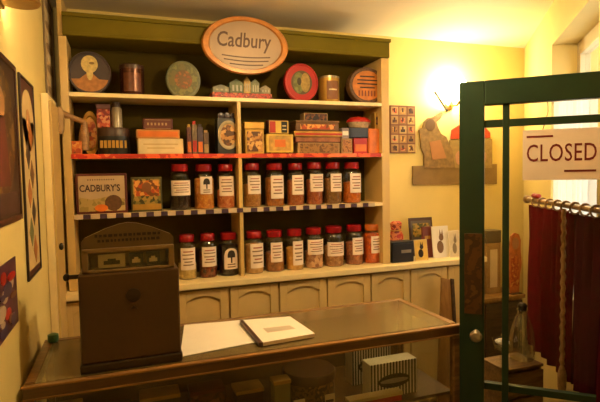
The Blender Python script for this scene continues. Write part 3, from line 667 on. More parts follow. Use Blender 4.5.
J = [
 (169.5, 192, 164, Z2, 'clear jar half full of black sweets, first jar on the third shelf', (c3(30, 18, 14), c3(52, 28, 18)), 80, (171, 191, 180.5, 195.5), .50, None),
 (194.5, 216, 164, Z2, 'jar of orange and yellow sweets with a round tree emblem, third shelf', (c3(190, 110, 40), c3(214, 150, 60)), 75, (200, 212.5, 175, 194), .80, 'tree'),
 (217.5, 237, 164, Z2, 'jar of pink and orange sweets just left of the middle post, third shelf', (c3(180, 90, 50), c3(214, 150, 100)), 80, (219.5, 234, 176, 196), .5, None),
 (244.5, 263.5, 163, Z2, 'jar of pale brown sweets just right of the middle post, third shelf', (c3(150, 100, 50), c3(180, 130, 70)), 80, (248, 261.5, 175.5, 194), .62, None),
 (267, 287, 163, Z2, 'amber sweet jar with the tallest label on the third shelf', (c3(150, 84, 30), c3(190, 120, 44)), 70, (271, 284.5, 175.5, 198.5), .78, None),
 (289, 307, 163, Z2, 'jar of orange brown sweets third from the middle post, third shelf', (c3(150, 78, 34), c3(180, 104, 50)), 80, (292.5, 304.5, 175, 194.5), .7, None),
 (308.5, 326, 162, Z2, 'jar of reddish brown sweets fourth from the middle post, third shelf', (c3(140, 64, 34), c3(176, 100, 56)), 75, (311, 325, 174, 191.5), .7, None),
 (327, 345, 162, Z2, 'jar of olive brown sweets second from the right, third shelf', (c3(110, 76, 30), c3(150, 104, 50)), 80, (331, 343, 173, 191.5), .72, None),
 (346.5, 364.5, 162, Z2, 'jar of bright orange sweets, last on the right of the third shelf', (c3(180, 90, 30), c3(214, 120, 40)), 75, (350.5, 362.5, 172.5, 192.5), .6, None),
 (178, 198, 235.5, ZL, 'jar of cream sweets on the bottom row beside the old till', (c3(190, 160, 90), c3(214, 184, 110)), 70, (180.5, 195.5, 248, 270), .42, None),
 (199.5, 218.5, 234.5, ZL, 'jar of dark brown and orange sweets, second on the bottom row', (c3(60, 28, 16), c3(140, 60, 24)), 70, (202, 217, 247, 266.5), .72, None),
 (220, 241, 233.5, ZL, 'jar of black sweets with white arched emblem label, bottom row', (c3(22, 12, 14), c3(40, 22, 20)), 80, (224, 238, 248, 269), .84, 'arch'),
 (246.5, 266, 232, ZL, 'jar of pale cream sweets right of the middle post, bottom row', (c3(190, 140, 76), c3(214, 170, 110)), 60, (250.5, 264.5, 243, 268), .82, None),
 (267, 287, 231, ZL, 'jar of brown sweets second right of the middle post, bottom row', (c3(130, 76, 34), c3(170, 110, 56)), 80, (271, 283, 242.5, 262), .55, None),
 (288, 306.5, 230, ZL, 'jar of yellow cream sweets third right of the middle post, bottom row', (c3(196, 140, 60), c3(220, 170, 90)), 60, (293, 304, 240, 265), .64, None),
 (307.5, 326.5, 228.5, ZL, 'jar of big lumpy pink sweets with square label, bottom row', (c3(150, 90, 60), c3(226, 180, 140)), 48, (309, 325, 239, 254.5), .5, None),
 (327.5, 347.5, 227, ZL, 'jar of pale brown sweets with wide square label, bottom row', (c3(150, 100, 60), c3(200, 150, 100)), 70, (329, 345.5, 242, 256), .6, None),
 (349, 367, 225.5, ZL, 'jar of pink brown sweets next to the orange one, bottom row', (c3(130, 70, 44), c3(190, 120, 80)), 70, (353, 364.5, 237.5, 254.5), .66, None),
 (367.5, 383.5, 225, ZL, 'jar full of bright orange sweets, last on the bottom row', (c3(190, 74, 20), c3(226, 104, 30)), 70, (371.5, 381.5, 236, 253), .9, None)]
for i, (a, b, yt, zb, lb, cl, sc, la, fl, em) in enumerate(J):
    jar(a, b, yt, zb, lb, cl, sc, la, fl, em, ORANGE if i == 18 else RED)

# ------------------------------------------------------------------ pictures and ads on the walls
def wallpic(name, label, cat, Y0, Y1, Z0_, Z1_, frame, fw, fill, thick=.008, X=XW, tilt=0):
    t = thing(name, label, cat, (X+.0005, (Y0+Y1)/2, (Z0_+Z1_)/2), PI/2); w, h = Y1-Y0, Z1_-Z0_
    if frame:
        f = MB(); f.box(-w/2, -w/2+fw, -thick, 0, -h/2, h/2); f.box(w/2-fw, w/2, -thick, 0, -h/2, h/2)
        f.box(-w/2+fw, w/2-fw, -thick, 0, -h/2, -h/2+fw); f.box(-w/2+fw, w/2-fw, -thick, 0, h/2-fw, h/2); f.build('frame', frame, t, .003)
    m = MB().box(-w/2+fw*.98, w/2-fw*.98, -thick*.5, 0, -h/2+fw*.98, h/2-fw*.98)
    mats = fill(m, w-2*fw, h-2*fw, -thick*.5); m.build('picture', mats, t); return t
FR = wood('dark_red_frame', (.035, .008, .006, 1), (.07, .02, .012, 1), 8, .35)
def ell2(cx, cz, rx, rz, n=20): return [(cx+rx*math.cos(2*PI*i/n), cz+rz*math.sin(2*PI*i/n)) for i in range(n)]
def pic_a(m, w, h, y):
    m.prism(ell2(0, h*.05, w*.40, h*.42, 32), y-.001, y, 1)
    m.prism(ell2(.0, h*.22, w*.12, h*.10), y-.002, y, 2); m.prism([(-w*.2, -h*.3), (w*.2, -h*.3), (w*.1, h*.14), (-w*.1, h*.14)], y-.002, y, 3)
    m.box(-w*.46, w*.46, y-.002, y, -h*.48, -h*.34, 4)
    return [mat('picture_dark', (.03, .014, .010, 1), .35), patterned('old_poster_oval', [srgb(96, 70, 30), srgb(70, 46, 20), srgb(116, 84, 36)], 10), mat('poster_skin', (.36, .18, .07, 1), .5), mat('poster_red_dress', (.12, .022, .014, 1), .5, var=.3), mat('poster_dark_band', (.05, .02, .02, 1), .4, var=.3)]
wallpic('framed_picture', 'dark red framed advertising picture at the left edge of the photo', 'picture', 1.30, 1.768, 1.405, 1.882, FR, .018, pic_a)
def pic_b(m, w, h, y):
    m.box(-w*.45, w*.45, y-.001, y, -h*.47, h*.30, 1); m.prism(ell2(0, h*.30, w*.45, h*.16, 28), y-.001, y, 1)
    cols = [2, 3, 4, 2, 3, 5, 2, 3]
    for k in range(7):
        zc = h*(.22-.10*k); xx = w*(-.14 if k % 2 else .12)
        m.prism([(xx-w*.17, zc), (xx, zc-h*.075), (xx+w*.17, zc), (xx, zc+h*.075)], y-.002, y, cols[k])
    m.prism(ell2(-w*.02, h*.30, w*.15, h*.06), y-.002, y, 6)
    return [mat('panel_dark_red', (.07, .014, .010, 1), .4), mat('panel_cream', (.58, .42, .19, 1), .5, var=.15, scale=12), mat('harlequin_orange', (.40, .13, .025, 1), .5), mat('harlequin_dark', (.06, .035, .02, 1), .5), mat('harlequin_brown', (.16, .07, .02, 1), .5), mat('harlequin_green', (.14, .15, .05, 1), .5), mat('panel_face', (.46, .22, .08, 1), .5)]
wallpic('framed_picture', 'tall narrow framed harlequin panel on the left wall', 'picture', 1.825, 2.090, 1.19, 1.878, mat('thin_dark_frame', (.025, .012, .008, 1), .4), .010, pic_b)
def pic_c(m, w, h, y):
    for k in range(16):
        m.prism(ell2(w*random.uniform(-.4, .4), h*random.uniform(-.42, .42), w*random.uniform(.05, .14), h*random.uniform(.04, .11), 12), y-.001-.0002*k, y, 1+k % 4)
    return [mat('poster_plum', (.08, .02, .04, 1), .5, var=.3), REDP, mat('poster_white', (.46, .34, .24, 1), .5), mat('poster_brown', (.18, .07, .03, 1), .5), mat('poster_violet', (.07, .04, .09, 1), .5)]
wallpic('wall_poster', 'small red and purple poster low on the left wall', 'poster', 1.27, 1.645, 1.11, 1.304, None, 0., pic_c, .006)
def pic_d(m, w, h, y):
    for k in range(9):
        zc = h*(-.44+.11*k); m.prism(ell2(0, zc, w*.36, h*.045, 12), y-.001, y, 1+k % 2)
    return [mat('strip_ground', (.55, .42, .24, 1), .6, var=.25, scale=30), mat('strip_dark', (.26, .17, .09, 1), .6), mat('strip_grey', (.62, .52, .34, 1), .6)]
wallpic('wall_hanging', 'dark patterned strip high on the left wall above the corner cupboard', 'picture', 2.47, 2.80, 1.905, 2.38, mat('strip_edge', (.18, .12, .06, 1), .5), .012, pic_d)

# framed collection of small cards right of the shelves
a = atY(390.5, 105, YB-.02); b = atY(416, 153, YB-.02)
t = thing('card_frame', 'framed set of small printed cards on the wall right of the shelves', 'picture', ((a.x+b.x)/2, YB-.001, (a.z+b.z)/2))
w, h = b.x-a.x, a.z-b.z
m = MB().box(-w/2, w/2, -.014, 0, -h/2, h/2).build('backing_board', mat('card_backing', (.16, .06, .03, 1), .5), t, .002)
for r_ in range(5):
    for c_ in range(3):
        x0 = -w/2+w*(.03+.325*c_); z0 = -h/2+h*(.02+.196*r_)
        q = MB().box(x0, x0+w*.28, -.016, -.014, z0, z0+h*.165); q.box(x0+w*.05, x0+w*.22, -.0166, -.016, z0+h*.03, z0+h*(.09 if (r_+c_) % 2 else .13), 1); q.box(x0+w*.10, x0+w*.16, -.0172, -.016, z0+h*.05, z0+h*.14, 2)
        q.build('collector_card', [mat('card_paper_%d' % ((r_*2+c_) % 3), [(.36, .21, .08, 1), (.26, .13, .05, 1), (.42, .28, .12, 1)][(r_*2+c_) % 3], .6), [P_DARK, P_RED, P_CITY][(r_+c_) % 3], DBROWN], t)

# cut-out advertising board below the right lamp
YA = YB-.015
def P(x, y, Y=YA): q = atY(x, y, Y); return (q.x, q.z)
t = thing('cutout_sign', 'die-cut tan advertising board with a figure and red awning under the lamp', 'sign', (0, 0, 0))
bm_ = MB().prism([P(413, 166), P(497, 164), P(497, 184), P(413, 185)], YA, YB-.001).build('base_board', mat('cutout_tan', (.20, .12, .04, 1), .5, var=.15), t)
fig = [(424, 168), (424, 155), (421, 148), (420, 136), (419, 130), (423, 128), (424, 122), (428, 118), (433, 117), (438, 114), (441, 112), (443, 114), (440, 119), (436, 122), (438, 128), (441, 134), (446, 137), (452, 150), (455, 168)]
m = MB().prism([P(x, y) for x, y in fig], YA-.004, YA+.008, 0)
m.prism([P(430+5*math.cos(k/10*PI), 125-6*math.sin(k/10*PI)) for k in range(20)], YA-.006, YA-.004, 1)
m.prism([P(x, y) for x, y in ((429, 142), (440, 140), (446, 158), (432, 160))], YA-.006, YA-.004, 2)
m.build('figure', [mat('figure_tan', (.20, .12, .045, 1), .5, var=.3, scale=40), mat('figure_brown', (.10, .05, .02, 1), .5), mat('figure_pink', (.32, .14, .06, 1), .5)], t)
m = MB().prism([P(451, 139), P(452, 130), P(459, 125), P(470, 123), P(484, 126), P(490, 133), P(490, 138)], YA-.005, YA+.008)
m.build('red_awning', mat('awning_red', (.42, .035, .012, 1), .5), t)
m = MB().prism([P(450, 140), P(492, 139), P(492, 168), P(450, 168)], YA-.003, YA+.008)
for k, (x, y) in enumerate(((459, 158), (470, 155), (482, 157))): m.prism([P(x+4*math.cos(a), y+7*math.sin(a)) for a in [2*PI*i/14 for i in range(14)]], YA-.0045, YA-.003, 1+k % 2)
m.build('shop_scene', [mat('scene_cream', (.26, .17, .06, 1), .5, var=.2, scale=30), mat('scene_pink', (.40, .20, .12, 1), .5), mat('scene_grey', (.16, .14, .10, 1), .5)], t)

# ------------------------------------------------------------------ things on the ledge right of the shelves
YL = 2.66
def leaning(name, label, cat, x0, x1, y0, Y, body, fn=None, tilt=.12, thick=.006, zb=ZL, rot=0., group=None):
    cx, w, h = fit(x0, x1, y0, zb, Y)
    t = thing(name, label, cat, (cx, Y, zb+thick*math.sin(tilt)*1.0), rot, group); t.rotation_euler.x = -tilt
    h = h/math.cos(tilt)
    m = MB().box(-w/2, w/2, 0, thick, 0, h); mats = [body]
    m.build('backing', mats, t, .001)
    if fn:
        m = MB(); mm = fn(m, w, h, 0.); m.build('printed_face', mm, t)
    return t
# dark frame at the back
def fill_frame(m, w, h, y): m.box(-w*.42, w*.42, y-.0015, y, h*.08, h*.92, 0); m.box(-w*.36, w*.36, y-.002, y-.0015, h*.5, h*.85, 1); return [mat('frame_slate', (.10, .08, .07, 1), .4), P_GREEN]
leaning('photo_frame', 'dark brown frame standing at the back of the ledge', 'frame', 411, 434.5, 218, 2.75, DBROWN, fill_frame)
cx, w, h = fit(393, 409, 222, ZL, 2.66)
t = thing('sweet_bag', 'red and orange paper bag on the ledge just right of the shelves', 'bag', (cx, 2.72, ZL))
MB().lathe([(w*.40, 0), (w*.46, h*.2), (w*.44, h*.62), (w*.30, h*.76), (w*.36, h*.95), (w*.22, h*1.0)], 0, 0, 18, 0, .6).build('bag_body', patterned('red_orange_bag', [srgb(190, 70, 30), srgb(170, 40, 24), srgb(205, 120, 70), srgb(120, 30, 20)], 28), t)
MB().tube([(w*.34*math.cos(a), w*.21*math.sin(a), h*.76) for a in [2*PI*i/16 for i in range(17)]], .004, 6).build('tie', GOLD, t)
tb, w, h = tinbox('display_box', 'low black box with pale label on the ledge in front of the red bag', 'box', 392.5, 414, 241.5, ZL, .07, BLACK, mat('black_card', (.012, .010, .016, 1), .35), (.04, .96, .1, .9), Y=2.59, deco=lambda m, w, h, y: (m.box(-w*.1, w*.36, y-.0006, y, h*.45, h*.6, 1), [STEEL])[-1])
def spots(c1, c2):
    def fn(m, w, h, y):
        m.box(-w*.47, w*.47, y-.001, y, h*.02, h*.98, 0)
        m.prism([(w*(-.05)+w*.2*math.cos(a), h*.34+h*.2*math.sin(a)) for a in [2*PI*i/14 for i in range(14)]], y-.0018, y-.001, 1)
        m.prism([(w*(.04)+w*.14*math.cos(a), h*.64+h*.11*math.sin(a)) for a in [2*PI*i/14 for i in range(14)]], y-.0018, y-.001, 1)
        m.prism([(-w*.06, h*.7), (-w*.02, h*.9), (w*.04, h*.74)], y-.0018, y-.001, 1); m.prism([(w*.06, h*.74), (w*.13, h*.9), (w*.16, h*.7)], y-.0018, y-.001, 1)
        return [c1, c2]
    return fn
leaning('book', 'slim dark red book leaning on the ledge behind the yellow card', 'book', 424, 433.5, 227, 2.66, mat('dark_red_cloth', (.17, .035, .025, 1), .5, var=.2), lambda m, w, h, y: (m.box(-w*.3, w*.3, y-.001, y, h*.6, h*.7, 0), [GOLD])[-1], .10, .015)
leaning('greeting_card', 'yellow card with dark animal on the ledge', 'card', 415.5, 428.5, 240, 2.60, CARD, spots(YELLOW, INK), .15, .004, group='cards on the ledge')
leaning('greeting_card', 'tall white card with brown animal on the ledge', 'card', 433.5, 450, 226.5, 2.63, WHITE, spots(WHITE, mat('animal_brown', (.20, .10, .045, 1), .6)), .12, .004, group='cards on the ledge')
leaning('greeting_card', 'white card partly hidden by the green door on the ledge', 'card', 450.5, 461, 231, 2.60, WHITE, spots(mat('ivory_card', (.66, .56, .40, 1), .6), mat('animal_grey', (.24, .18, .11, 1), .6)), .12, .004, group='cards on the ledge')

# ------------------------------------------------------------------ glass topped counter
CX0, CX1, CY0, CY1, CT = -.295, 1.228, 1.582, 2.03, .93
ct = thing('display_counter', 'glass topped wooden display counter across the front', 'counter', (0, 0, 0))
rw = .03
MB().box(CX0, CX1, CY0, CY0+rw, CT-.042, CT-.007).build('front_rail', RAILW, ct, .003)
MB().box(CX0-.003, CX1+.003, CY0-.004, CY0+rw*.55, CT-.007, CT).build('edge_trim', OAK, ct, .002)
MB().box(CX0, CX1, CY0-.003, CY0, CT-.042, CT-.037).build('edge_trim', OAK, ct)
MB().box(CX0, CX1, CY1-rw, CY1, CT-.042, CT).build('back_rail', OAK, ct, .003)
MB().box(CX0, CX0+rw, CY0+rw, CY1-rw, CT-.042, CT).build('end_rail', OAK, ct, .003)
MB().box(CX1-rw, CX1, CY0+rw, CY1-rw, CT-.042, CT).build('end_rail', OAK, ct, .003)
MB().box(CX0+rw-.004, CX1-rw+.004, CY0+rw-.004, CY1-rw+.004, CT-.007, CT-.001).build('glass_top', GLT, ct)
for x in (CX0, CX1-rw):
    for y in (CY0, CY1-rw): MB().box(x, x+rw, y, y+rw, .33, CT-.042).build('corner_post', OAK, ct, .003)
MB().box(CX0+rw, CX1-rw, CY0+.012, CY0+.017, .33, CT-.042).build('front_glass', GLF, ct)
MB().box(CX1-.017, CX1-.012, CY0+rw, CY1-rw, .33, CT-.042).build('end_glass', GLF, ct)
MB().box(CX0+rw, CX1-rw, CY1-.02, CY1-.006, .33, CT-.042).build('back_board', mat('back_board_paint', (.12, .06, .02, 1), .5), ct)
CS = .655
MB().box(CX0+.018, CX1-.018, CY0+.03, CY1-.022, CS-.012, CS).build('inner_shelf', mat('shelf_board', (.10, .05, .018, 1), .5, var=.2), ct)
MB().box(CX0, CX1, CY0, CY1, .0, .33).build('plinth', DARKW, ct, .004)
# display things in the counter
def stripes(m, w, h, y):
    n = 15
    for k in range(n): m.box(-w/2+w*(k+.1)/n, -w/2+w*(k+.55)/n, y-.0005, y, 0, h, 1)
    m.prism([(w*.34*math.cos(a), h*.46+h*.20*math.sin(a)) for a in [2*PI*i/24 for i in range(24)]], y-.0012, y, 1)
    m.prism([(w*.30*math.cos(a), h*.46+h*.07*math.sin(a)) for a in [2*PI*i/24 for i in range(24)]], y-.0018, y-.0012, 2)
    return [BLACK, mat('stripe_grey', (.30, .26, .24, 1), .6)]
SW = mat('stripe_white', (.66, .60, .54, 1), .6)
def casebox(name, label, cat, x0, x1, zt, Y, d, body, fn=None, lid=None, zb=CS):
    t = thing(name, label, cat, ((x0+x1)/2, Y+d/2, zb)); w = x1-x0; h = zt-zb
    MB().box(-w/2, w/2, -d/2, d/2, 0, h).build('body', body, t, .002)
    if fn: m = MB(); mm = fn(m, w, h, -d/2); m.build('front_picture', mm if isinstance(mm, list) and len(mm) > 3 else [SW]+mm, t)
    if lid: MB().box(-w/2-.003, w/2+.003, -d/2-.003, d/2+.003, h, h+.014).build('lid', lid, t, .002)
    return t
casebox('striped_box', 'black and white striped box with dark oval in the counter, front one', 'box', .868, 1.075, .792, 1.655, .07, SW, stripes)
casebox('striped_box', 'black and white striped box half hidden behind its twin in the counter', 'box', .86, 1.04, .815, 1.80, .07, SW, stripes)
casebox('flat_carton', 'low pale topped red carton in the counter before the striped boxes', 'carton', .76, .98, .678, 1.612, .035, REDP, None, CARD)
hx, hy, hr = .655, 1.76, .10
t = thing('hat_box', 'round dark patterned box inside the counter left of the striped boxes', 'box', (hx, hy, CS))
MB().lathe([(hr*.98, 0), (hr, .004), (hr, .095)], 0, 0, 36).build('body', patterned('hatbox_print', [srgb(76, 54, 30), srgb(116, 84, 42), srgb(60, 42, 26), srgb(150, 112, 62)], 34), t)
MB().lathe([(hr*1.03, .09), (hr*1.03, .118), (hr*.98, .124)], 0, 0, 36).build('lid', DBROWN, t)
casebox('small_carton', 'yellow green upright carton in the counter left of the round box', 'carton', .485, .545, .775, 1.66, .05, mat('yellow_green_card', (.22, .18, .05, 1), .5, var=.2), None, GOLD)
for i, (x0, x1, zt, Y, nm, m_) in enumerate(((.36, .46, .735, 1.72, 'dark brown carton in the counter below the white sheet', DBROWN), (.20, .32, .75, 1.74, 'dark printed carton in the counter just right of the till', P_DARK), (.03, .16, .76, 1.73, 'olive carton in the counter below the old till', _mats['olive_tin']), (-.13, .0, .74, 1.72, 'maroon carton in the counter left of the olive one', DRED), (-.25, -.16, .76, 1.74, 'tan carton at the counter\'s left end', TAN))):
    casebox('small_carton', nm, 'carton', x0, x1, zt, Y, .08, m_, None, [GOLD, DRED, GOLD, DBROWN, GOLD][i])
# price cards standing along the front of the counter, under the glass
for k, x in enumerate((.26, .37, .47, .58, .70)):
    t = thing('price_card', ['small cream price card under the counter glass by the till', 'small price card second right of the till under the glass', 'small price card in the middle of the row under the glass', 'small price card fourth from the till under the glass', 'small price card farthest right under the counter glass'][k], 'card', (x, 1.665, CS), 0, 'price cards in the counter')
    MB().box(-.022, .022, -.001, .001, 0, .05).build('card', CARD, t); MB().box(-.016, .016, -.0018, -.001, .02, .03).build('print', INK, t)

# paper, booklet on the counter
def P2(x, y, z): q = atZ(x, y, z); return (q.x, q.y)
m = MB().prismz([(.158, 1.650), (.212, 2.0), (.455, 1.975), (.452, 1.694)], CT, CT+.0025)
tag(m.build('paper_sheet', mat('paper_white', (.78, .73, .66, 1), .7, var=.02)), 'plain white sheet of paper lying on the counter beside the till', 'paper')
t = thing('booklet', 'white booklet with dark spine lying on the counter', 'booklet', (0, 0, CT+.003))
cor = [P2(243, 320, CT+.016), P2(290, 316.5, CT+.016), P2(315, 333.5, CT+.016), P2(263, 342.5, CT+.016)]
MB().prismz(cor, 0, .012).build('pages', mat('booklet_page_edge', (.55, .40, .25, 1), .7), t)
m = MB().prismz(cor, .012, .0135)
cc = [sum(c[i] for c in cor)/4 for i in (0, 1)]
sc_ = lambda k, c: (cc[0]+(c[0]-cc[0])*k, cc[1]-.02+(c[1]-cc[1])*k*.35)
m.prismz([sc_(.55, c) for c in cor], .0135, .0140, 1)
m.build('cover', [mat('paper_white', (.78, .73, .66, 1)), mat('cover_grey', (.50, .42, .34, 1), .7)], t)
sp = [cor[0], cor[3]]
MB().prismz([sp[0], sp[1], (sp[1][0]-.014, sp[1][1]), (sp[0][0]-.014, sp[0][1])], 0, .0135).build('spine', DBROWN, t)

# ------------------------------------------------------------------ antique till
TX0, TX1, TY0, TD = -.139, .160, 1.617, .27
tl = thing('cash_till', 'old brown metal cash till standing on the counter at left', 'till', ((TX0+TX1)/2, TY0+TD/2, CT)); w = TX1-TX0; d = TD
TB = mat('brown_till_metal', (.066, .032, .010, 1), .42, .25, .12, 6); TBD = mat('till_dark_trim', (.028, .015, .006, 1), .4, .3, .2)
hb = .306
MB().box(-w/2-.004, w/2+.004, -d/2-.004, d/2+.004, 0, .028).build('base_moulding', TBD, tl, .005)
MB().box(-w/2, w/2, -d/2, d/2, .028, hb).build('cabinet', TB, tl, .006)
em = MB().disc([(.022, -d/2), (.022, -d/2-.002), (.016, -d/2-.003), (0, -d/2-.003)], .008, hb-.075, 24); em.prism([(-.012+.008, hb-.118), (.012+.008, hb-.118), (.008, hb-.108)], -d/2-.002, -d/2)
em.build('emblem', TBD, tl)
# indicator window: frame, glass, number flags
hw = w/2-.012; z0, z1 = hb, hb+.072
m = MB(); m.box(-hw, hw, -d/2+.01, -d/2+.10, z0, z0+.010); m.box(-hw, hw, -d/2+.01, -d/2+.10, z1-.010, z1+.004)
m.box(-hw, -hw+.018, -d/2+.01, -d/2+.10, z0, z1); m.box(hw-.018, hw, -d/2+.01, -d/2+.10, z0, z1); m.box(-hw+.018, hw-.018, -d/2+.085, -d/2+.10, z0, z1)
m.build('indicator_frame', mat('till_brass_trim', (.20, .13, .055, 1), .4, .4, .2), tl, .003)
FL = mat('flag_cream', (.52, .42, .27, 1), .6)
for k, (x0, x1, mi) in enumerate(((-.092, -.012, 0), (.0, .042, 1), (.052, .094, 1))):
    m = MB().box(x0, x1, -d/2+.03, -d/2+.034, z0+.012, z1-.018)
    xm = (x0+x1)/2; hwf = (x1-x0)*.3
    m.box(xm-hwf, xm+hwf, -d/2+.029, -d/2+.03, z0+.022, z0+.034, 1); m.box(xm-hwf*.5, xm+hwf*.5, -d/2+.029, -d/2+.03, z0+.034, z0+.040, 1)
    m.build('number_flag', [FL, BLACK] if mi == 0 else [BLACK, FL], tl)
MB().box(-hw+.018, hw-.018, -d/2+.014, -d/2+.017, z0+.010, z1-.010).build('indicator_glass', GL, tl)
# arched sign on top
zs = z1+.004; sw = w/2-.012
arch = [(-sw, zs)]; arch += [(sw, zs), (sw, zs+.022), (sw*.93, zs+.034), (sw*.80, zs+.042), (sw*.5, zs+.060), (sw*.2, zs+.073), (0, zs+.077), (-sw*.2, zs+.073), (-sw*.5, zs+.060), (-sw*.80, zs+.042), (-sw*.93, zs+.034), (-sw, zs+.022)]
m = MB().prism(arch, -d/2+.02, -d/2+.034)
for q, (zz, hw2) in enumerate(((zs+.034, .72), (zs+.018, .66))):
    x = -sw*hw2
    while x < sw*hw2: 
        l = random.uniform(.006, .013); m.box(x, x+l, -d/2+.0192, -d/2+.02, zz, zz+.009, 1); x += l+.004
m.build('crest_sign', [mat('till_crest', (.10, .062, .022, 1), .4, .3, .15), TBD], tl, .001)
m = MB().tube([(-w/2, -d/2+.05, hb-.012), (-w/2-.03, -d/2+.05, hb-.012)], .007, 10); m.ell((-w/2-.036, -d/2+.05, hb-.012), .010, .012, .012)
m.build('crank_handle', TBD, tl)
# green bottle-top thing at the counter's back left corner
q = atZ(55, 341, CT)
t = thing('green_pot', 'tiny green pot at the counter\'s back left corner by the till', 'pot', (-.262, 1.99, CT))
MB().lathe([(.014, 0), (.018, .004), (.019, .018), (.017, .022)], 0, 0, 18).build('body', mat('green_glaze', (.05, .14, .05, 1), .3), t)
MB().lathe([(.0185, .020), (.0185, .028), (.01, .032)], 0, 0, 18).build('lid', mat('green_lid', (.07, .17, .06, 1), .3), t)

# ------------------------------------------------------------------ behind the counter, right
t = thing('leaning_board', 'brown wooden board leaning on the cream cupboard behind the counter', 'board', (1.66, 2.36, 0)); t.rotation_euler = (-.13, 0, 0)
pf = [(0, 0), (.17, 0), (.20, .88), (.13, .90)]
MB().prism(pf, 0, .018).build('panel', BROWNB, t, .003); MB().prism([(.155, .0), (.175, 0), (.206, .885), (.186, .89)], -.010, .0).build('edge_batten', DARKW, t)
# side cabinet in the corner seen through the door glass
sc2 = thing('side_cabinet', 'brown wooden side cabinet in the back corner behind the door glass', 'cabinet', (0, 0, 0))
SBX0, SBX1, SBY0, SBY1, SBZ = 2.18, 2.50, 2.56, 2.83, .70
MB().box(SBX0, SBX1, SBY0+.02, SBY1, .06, SBZ-.025).build('carcass', BROWNB, sc2, .003)
MB().box(SBX0-.008, SBX1+.012, SBY0, SBY1+.005, SBZ-.025, SBZ).build('top_board', BROWNB, sc2, .004)
for x in (SBX0+.01, SBX0+.165):
    dd = MB().box(x, x+.145, SBY0+.006, SBY0+.02, .09, SBZ-.04).build('door', DARKW, sc2, .002)
    MB().ell((x+.125, SBY0, .45), .008, .008, .008).build('knob', BRASS, dd)
for x in (SBX0+.01, SBX1-.04): 
    for y in (SBY0+.03, SBY1-.05): MB().box(x, x+.03, y, y+.03, 0, .06).build('foot', DARKW, sc2)
a = atY(486.5, 231, 2.66); b = atY(501, 231, 2.66)
t = thing('tall_tin', 'tall tan tin with dark top in the corner behind the door glass', 'tin', ((a.x+b.x)/2, 2.70, SBZ)); w = (b.x-a.x)/2; h = a.z-SBZ
MB().box(-w, w, -.04, .04, 0, h*.80).build('body', mat('tan_tall', (.34, .20, .07, 1), .45, var=.25), t, .004)
MB().box(-w*1.03, w*1.03, -.042, .042, h*.80, h).build('lid', mat('tall_lid', (.10, .07, .035, 1), .4), t, .004)
MB().box(-w*.5, w*.5, -.0415, -.04, h*.1, h*.7).build('label_card', CARD, t)
# orange paper figure standing in the corner
t = thing('paper_figure', 'orange and red cut-out figure standing on the corner cabinet', 'figure', (2.455, 2.60, SBZ))
fg = [(-.03, 0), (.04, 0), (.045, .12), (.06, .2), (.05, .30), (.052, .36), (.035, .40), (.0, .412), (-.03, .39), (-.038, .33), (-.05, .28), (-.05, .15)]
m = MB().prism(fg, 0, .012); m.prism(ell2(.005, .34, .028, .04), -.002, 0, 1); m.prism([(-.03, .05), (.035, .05), (.03, .26), (-.028, .25)], -.002, 0, 2)
m.build('body', [mat('figure_orange', (.42, .12, .03, 1), .5, var=.35, scale=25), mat('figure_face', (.34, .16, .07, 1), .5), patterned('figure_dress', [srgb(180, 100, 40), srgb(150, 60, 30), srgb(196, 140, 70)], 30)], t)
MB().box(-.035, .045, -.02, .05, 0, .006).build('stand', DARKW, t)
# crate by the curtain with glassware
cr = thing('wooden_crate', 'tan wooden crate standing on the floor in front of the dark curtain', 'crate', (0, 0, 0))
KX0, KX1, KY0, KY1, KZ = 1.47, 1.67, 1.60, 1.75, .70
CRW = wood('crate_wood', (.14, .07, .025, 1), (.26, .14, .05, 1), 7)
for k in range(6):
    z0 = .02+k*.111
    MB().box(KX0, KX1, KY0, KY0+.012, z0, z0+.10).build('slat', CRW, cr, .002); MB().box(KX0, KX1, KY1-.012, KY1, z0, z0+.10).build('slat', CRW, cr, .002)
for x in (KX0, KX1-.012): MB().box(x, x+.012, KY0+.012, KY1-.012, 0.02, KZ-.012).build('end_board', CRW, cr, .002)
MB().box(KX0, KX1, KY0, KY1, KZ-.012, KZ).build('top_board', CRW, cr, .002); MB().box(KX0, KX1, KY0, KY1, 0, .02).build('bottom_board', CRW, cr)
q = atY(522, 345, 1.99)
t = thing('glass_decanter', 'clear glass decanter with black stopper in front of the dark curtain', 'decanter', (1.625, 1.675, KZ))
MB().lathe([(0, .002), (.046, .002), (.052, .012), (.052, .09), (.046, .13), (.030, .185), (.020, .20), (.020, .215), (.024, .222)], 0, 0, 26).build('glass_body', glass('crystal', (.90, .90, .86, 1), .04, 1.5, .26), t)
MB().lathe([(.016, .216), (.018, .222), (.020, .24), (.012, .25)], 0, 0, 18).build('stopper', BLACK, t)
t = thing('glass_dish', 'small glass dish of white sweets seen through the margin pane of the door', 'dish', (1.515, 1.675, KZ))
MB().lathe([(.022, 0), (.024, .004), (.010, .012), (.008, .05), (.030, .062), (.040, .10), (.042, .104), (.038, .102), (.028, .066), (0, .06)], 0, 0, 24).build('dish', JARG, t)
m = MB()
for k in range(9): m.ell((.02*math.cos(k*2.4)*(k/9)**.5*1.3, .02*math.sin(k*2.4)*(k/9)**.5*1.3, .082+.016*(1-k/9)), .012, .012, .010, 10)
o = m.build('sugar_sweet_fill', mat('white_sugar', (.8, .74, .66, 1), .4), t); o['kind'] = 'stuff'

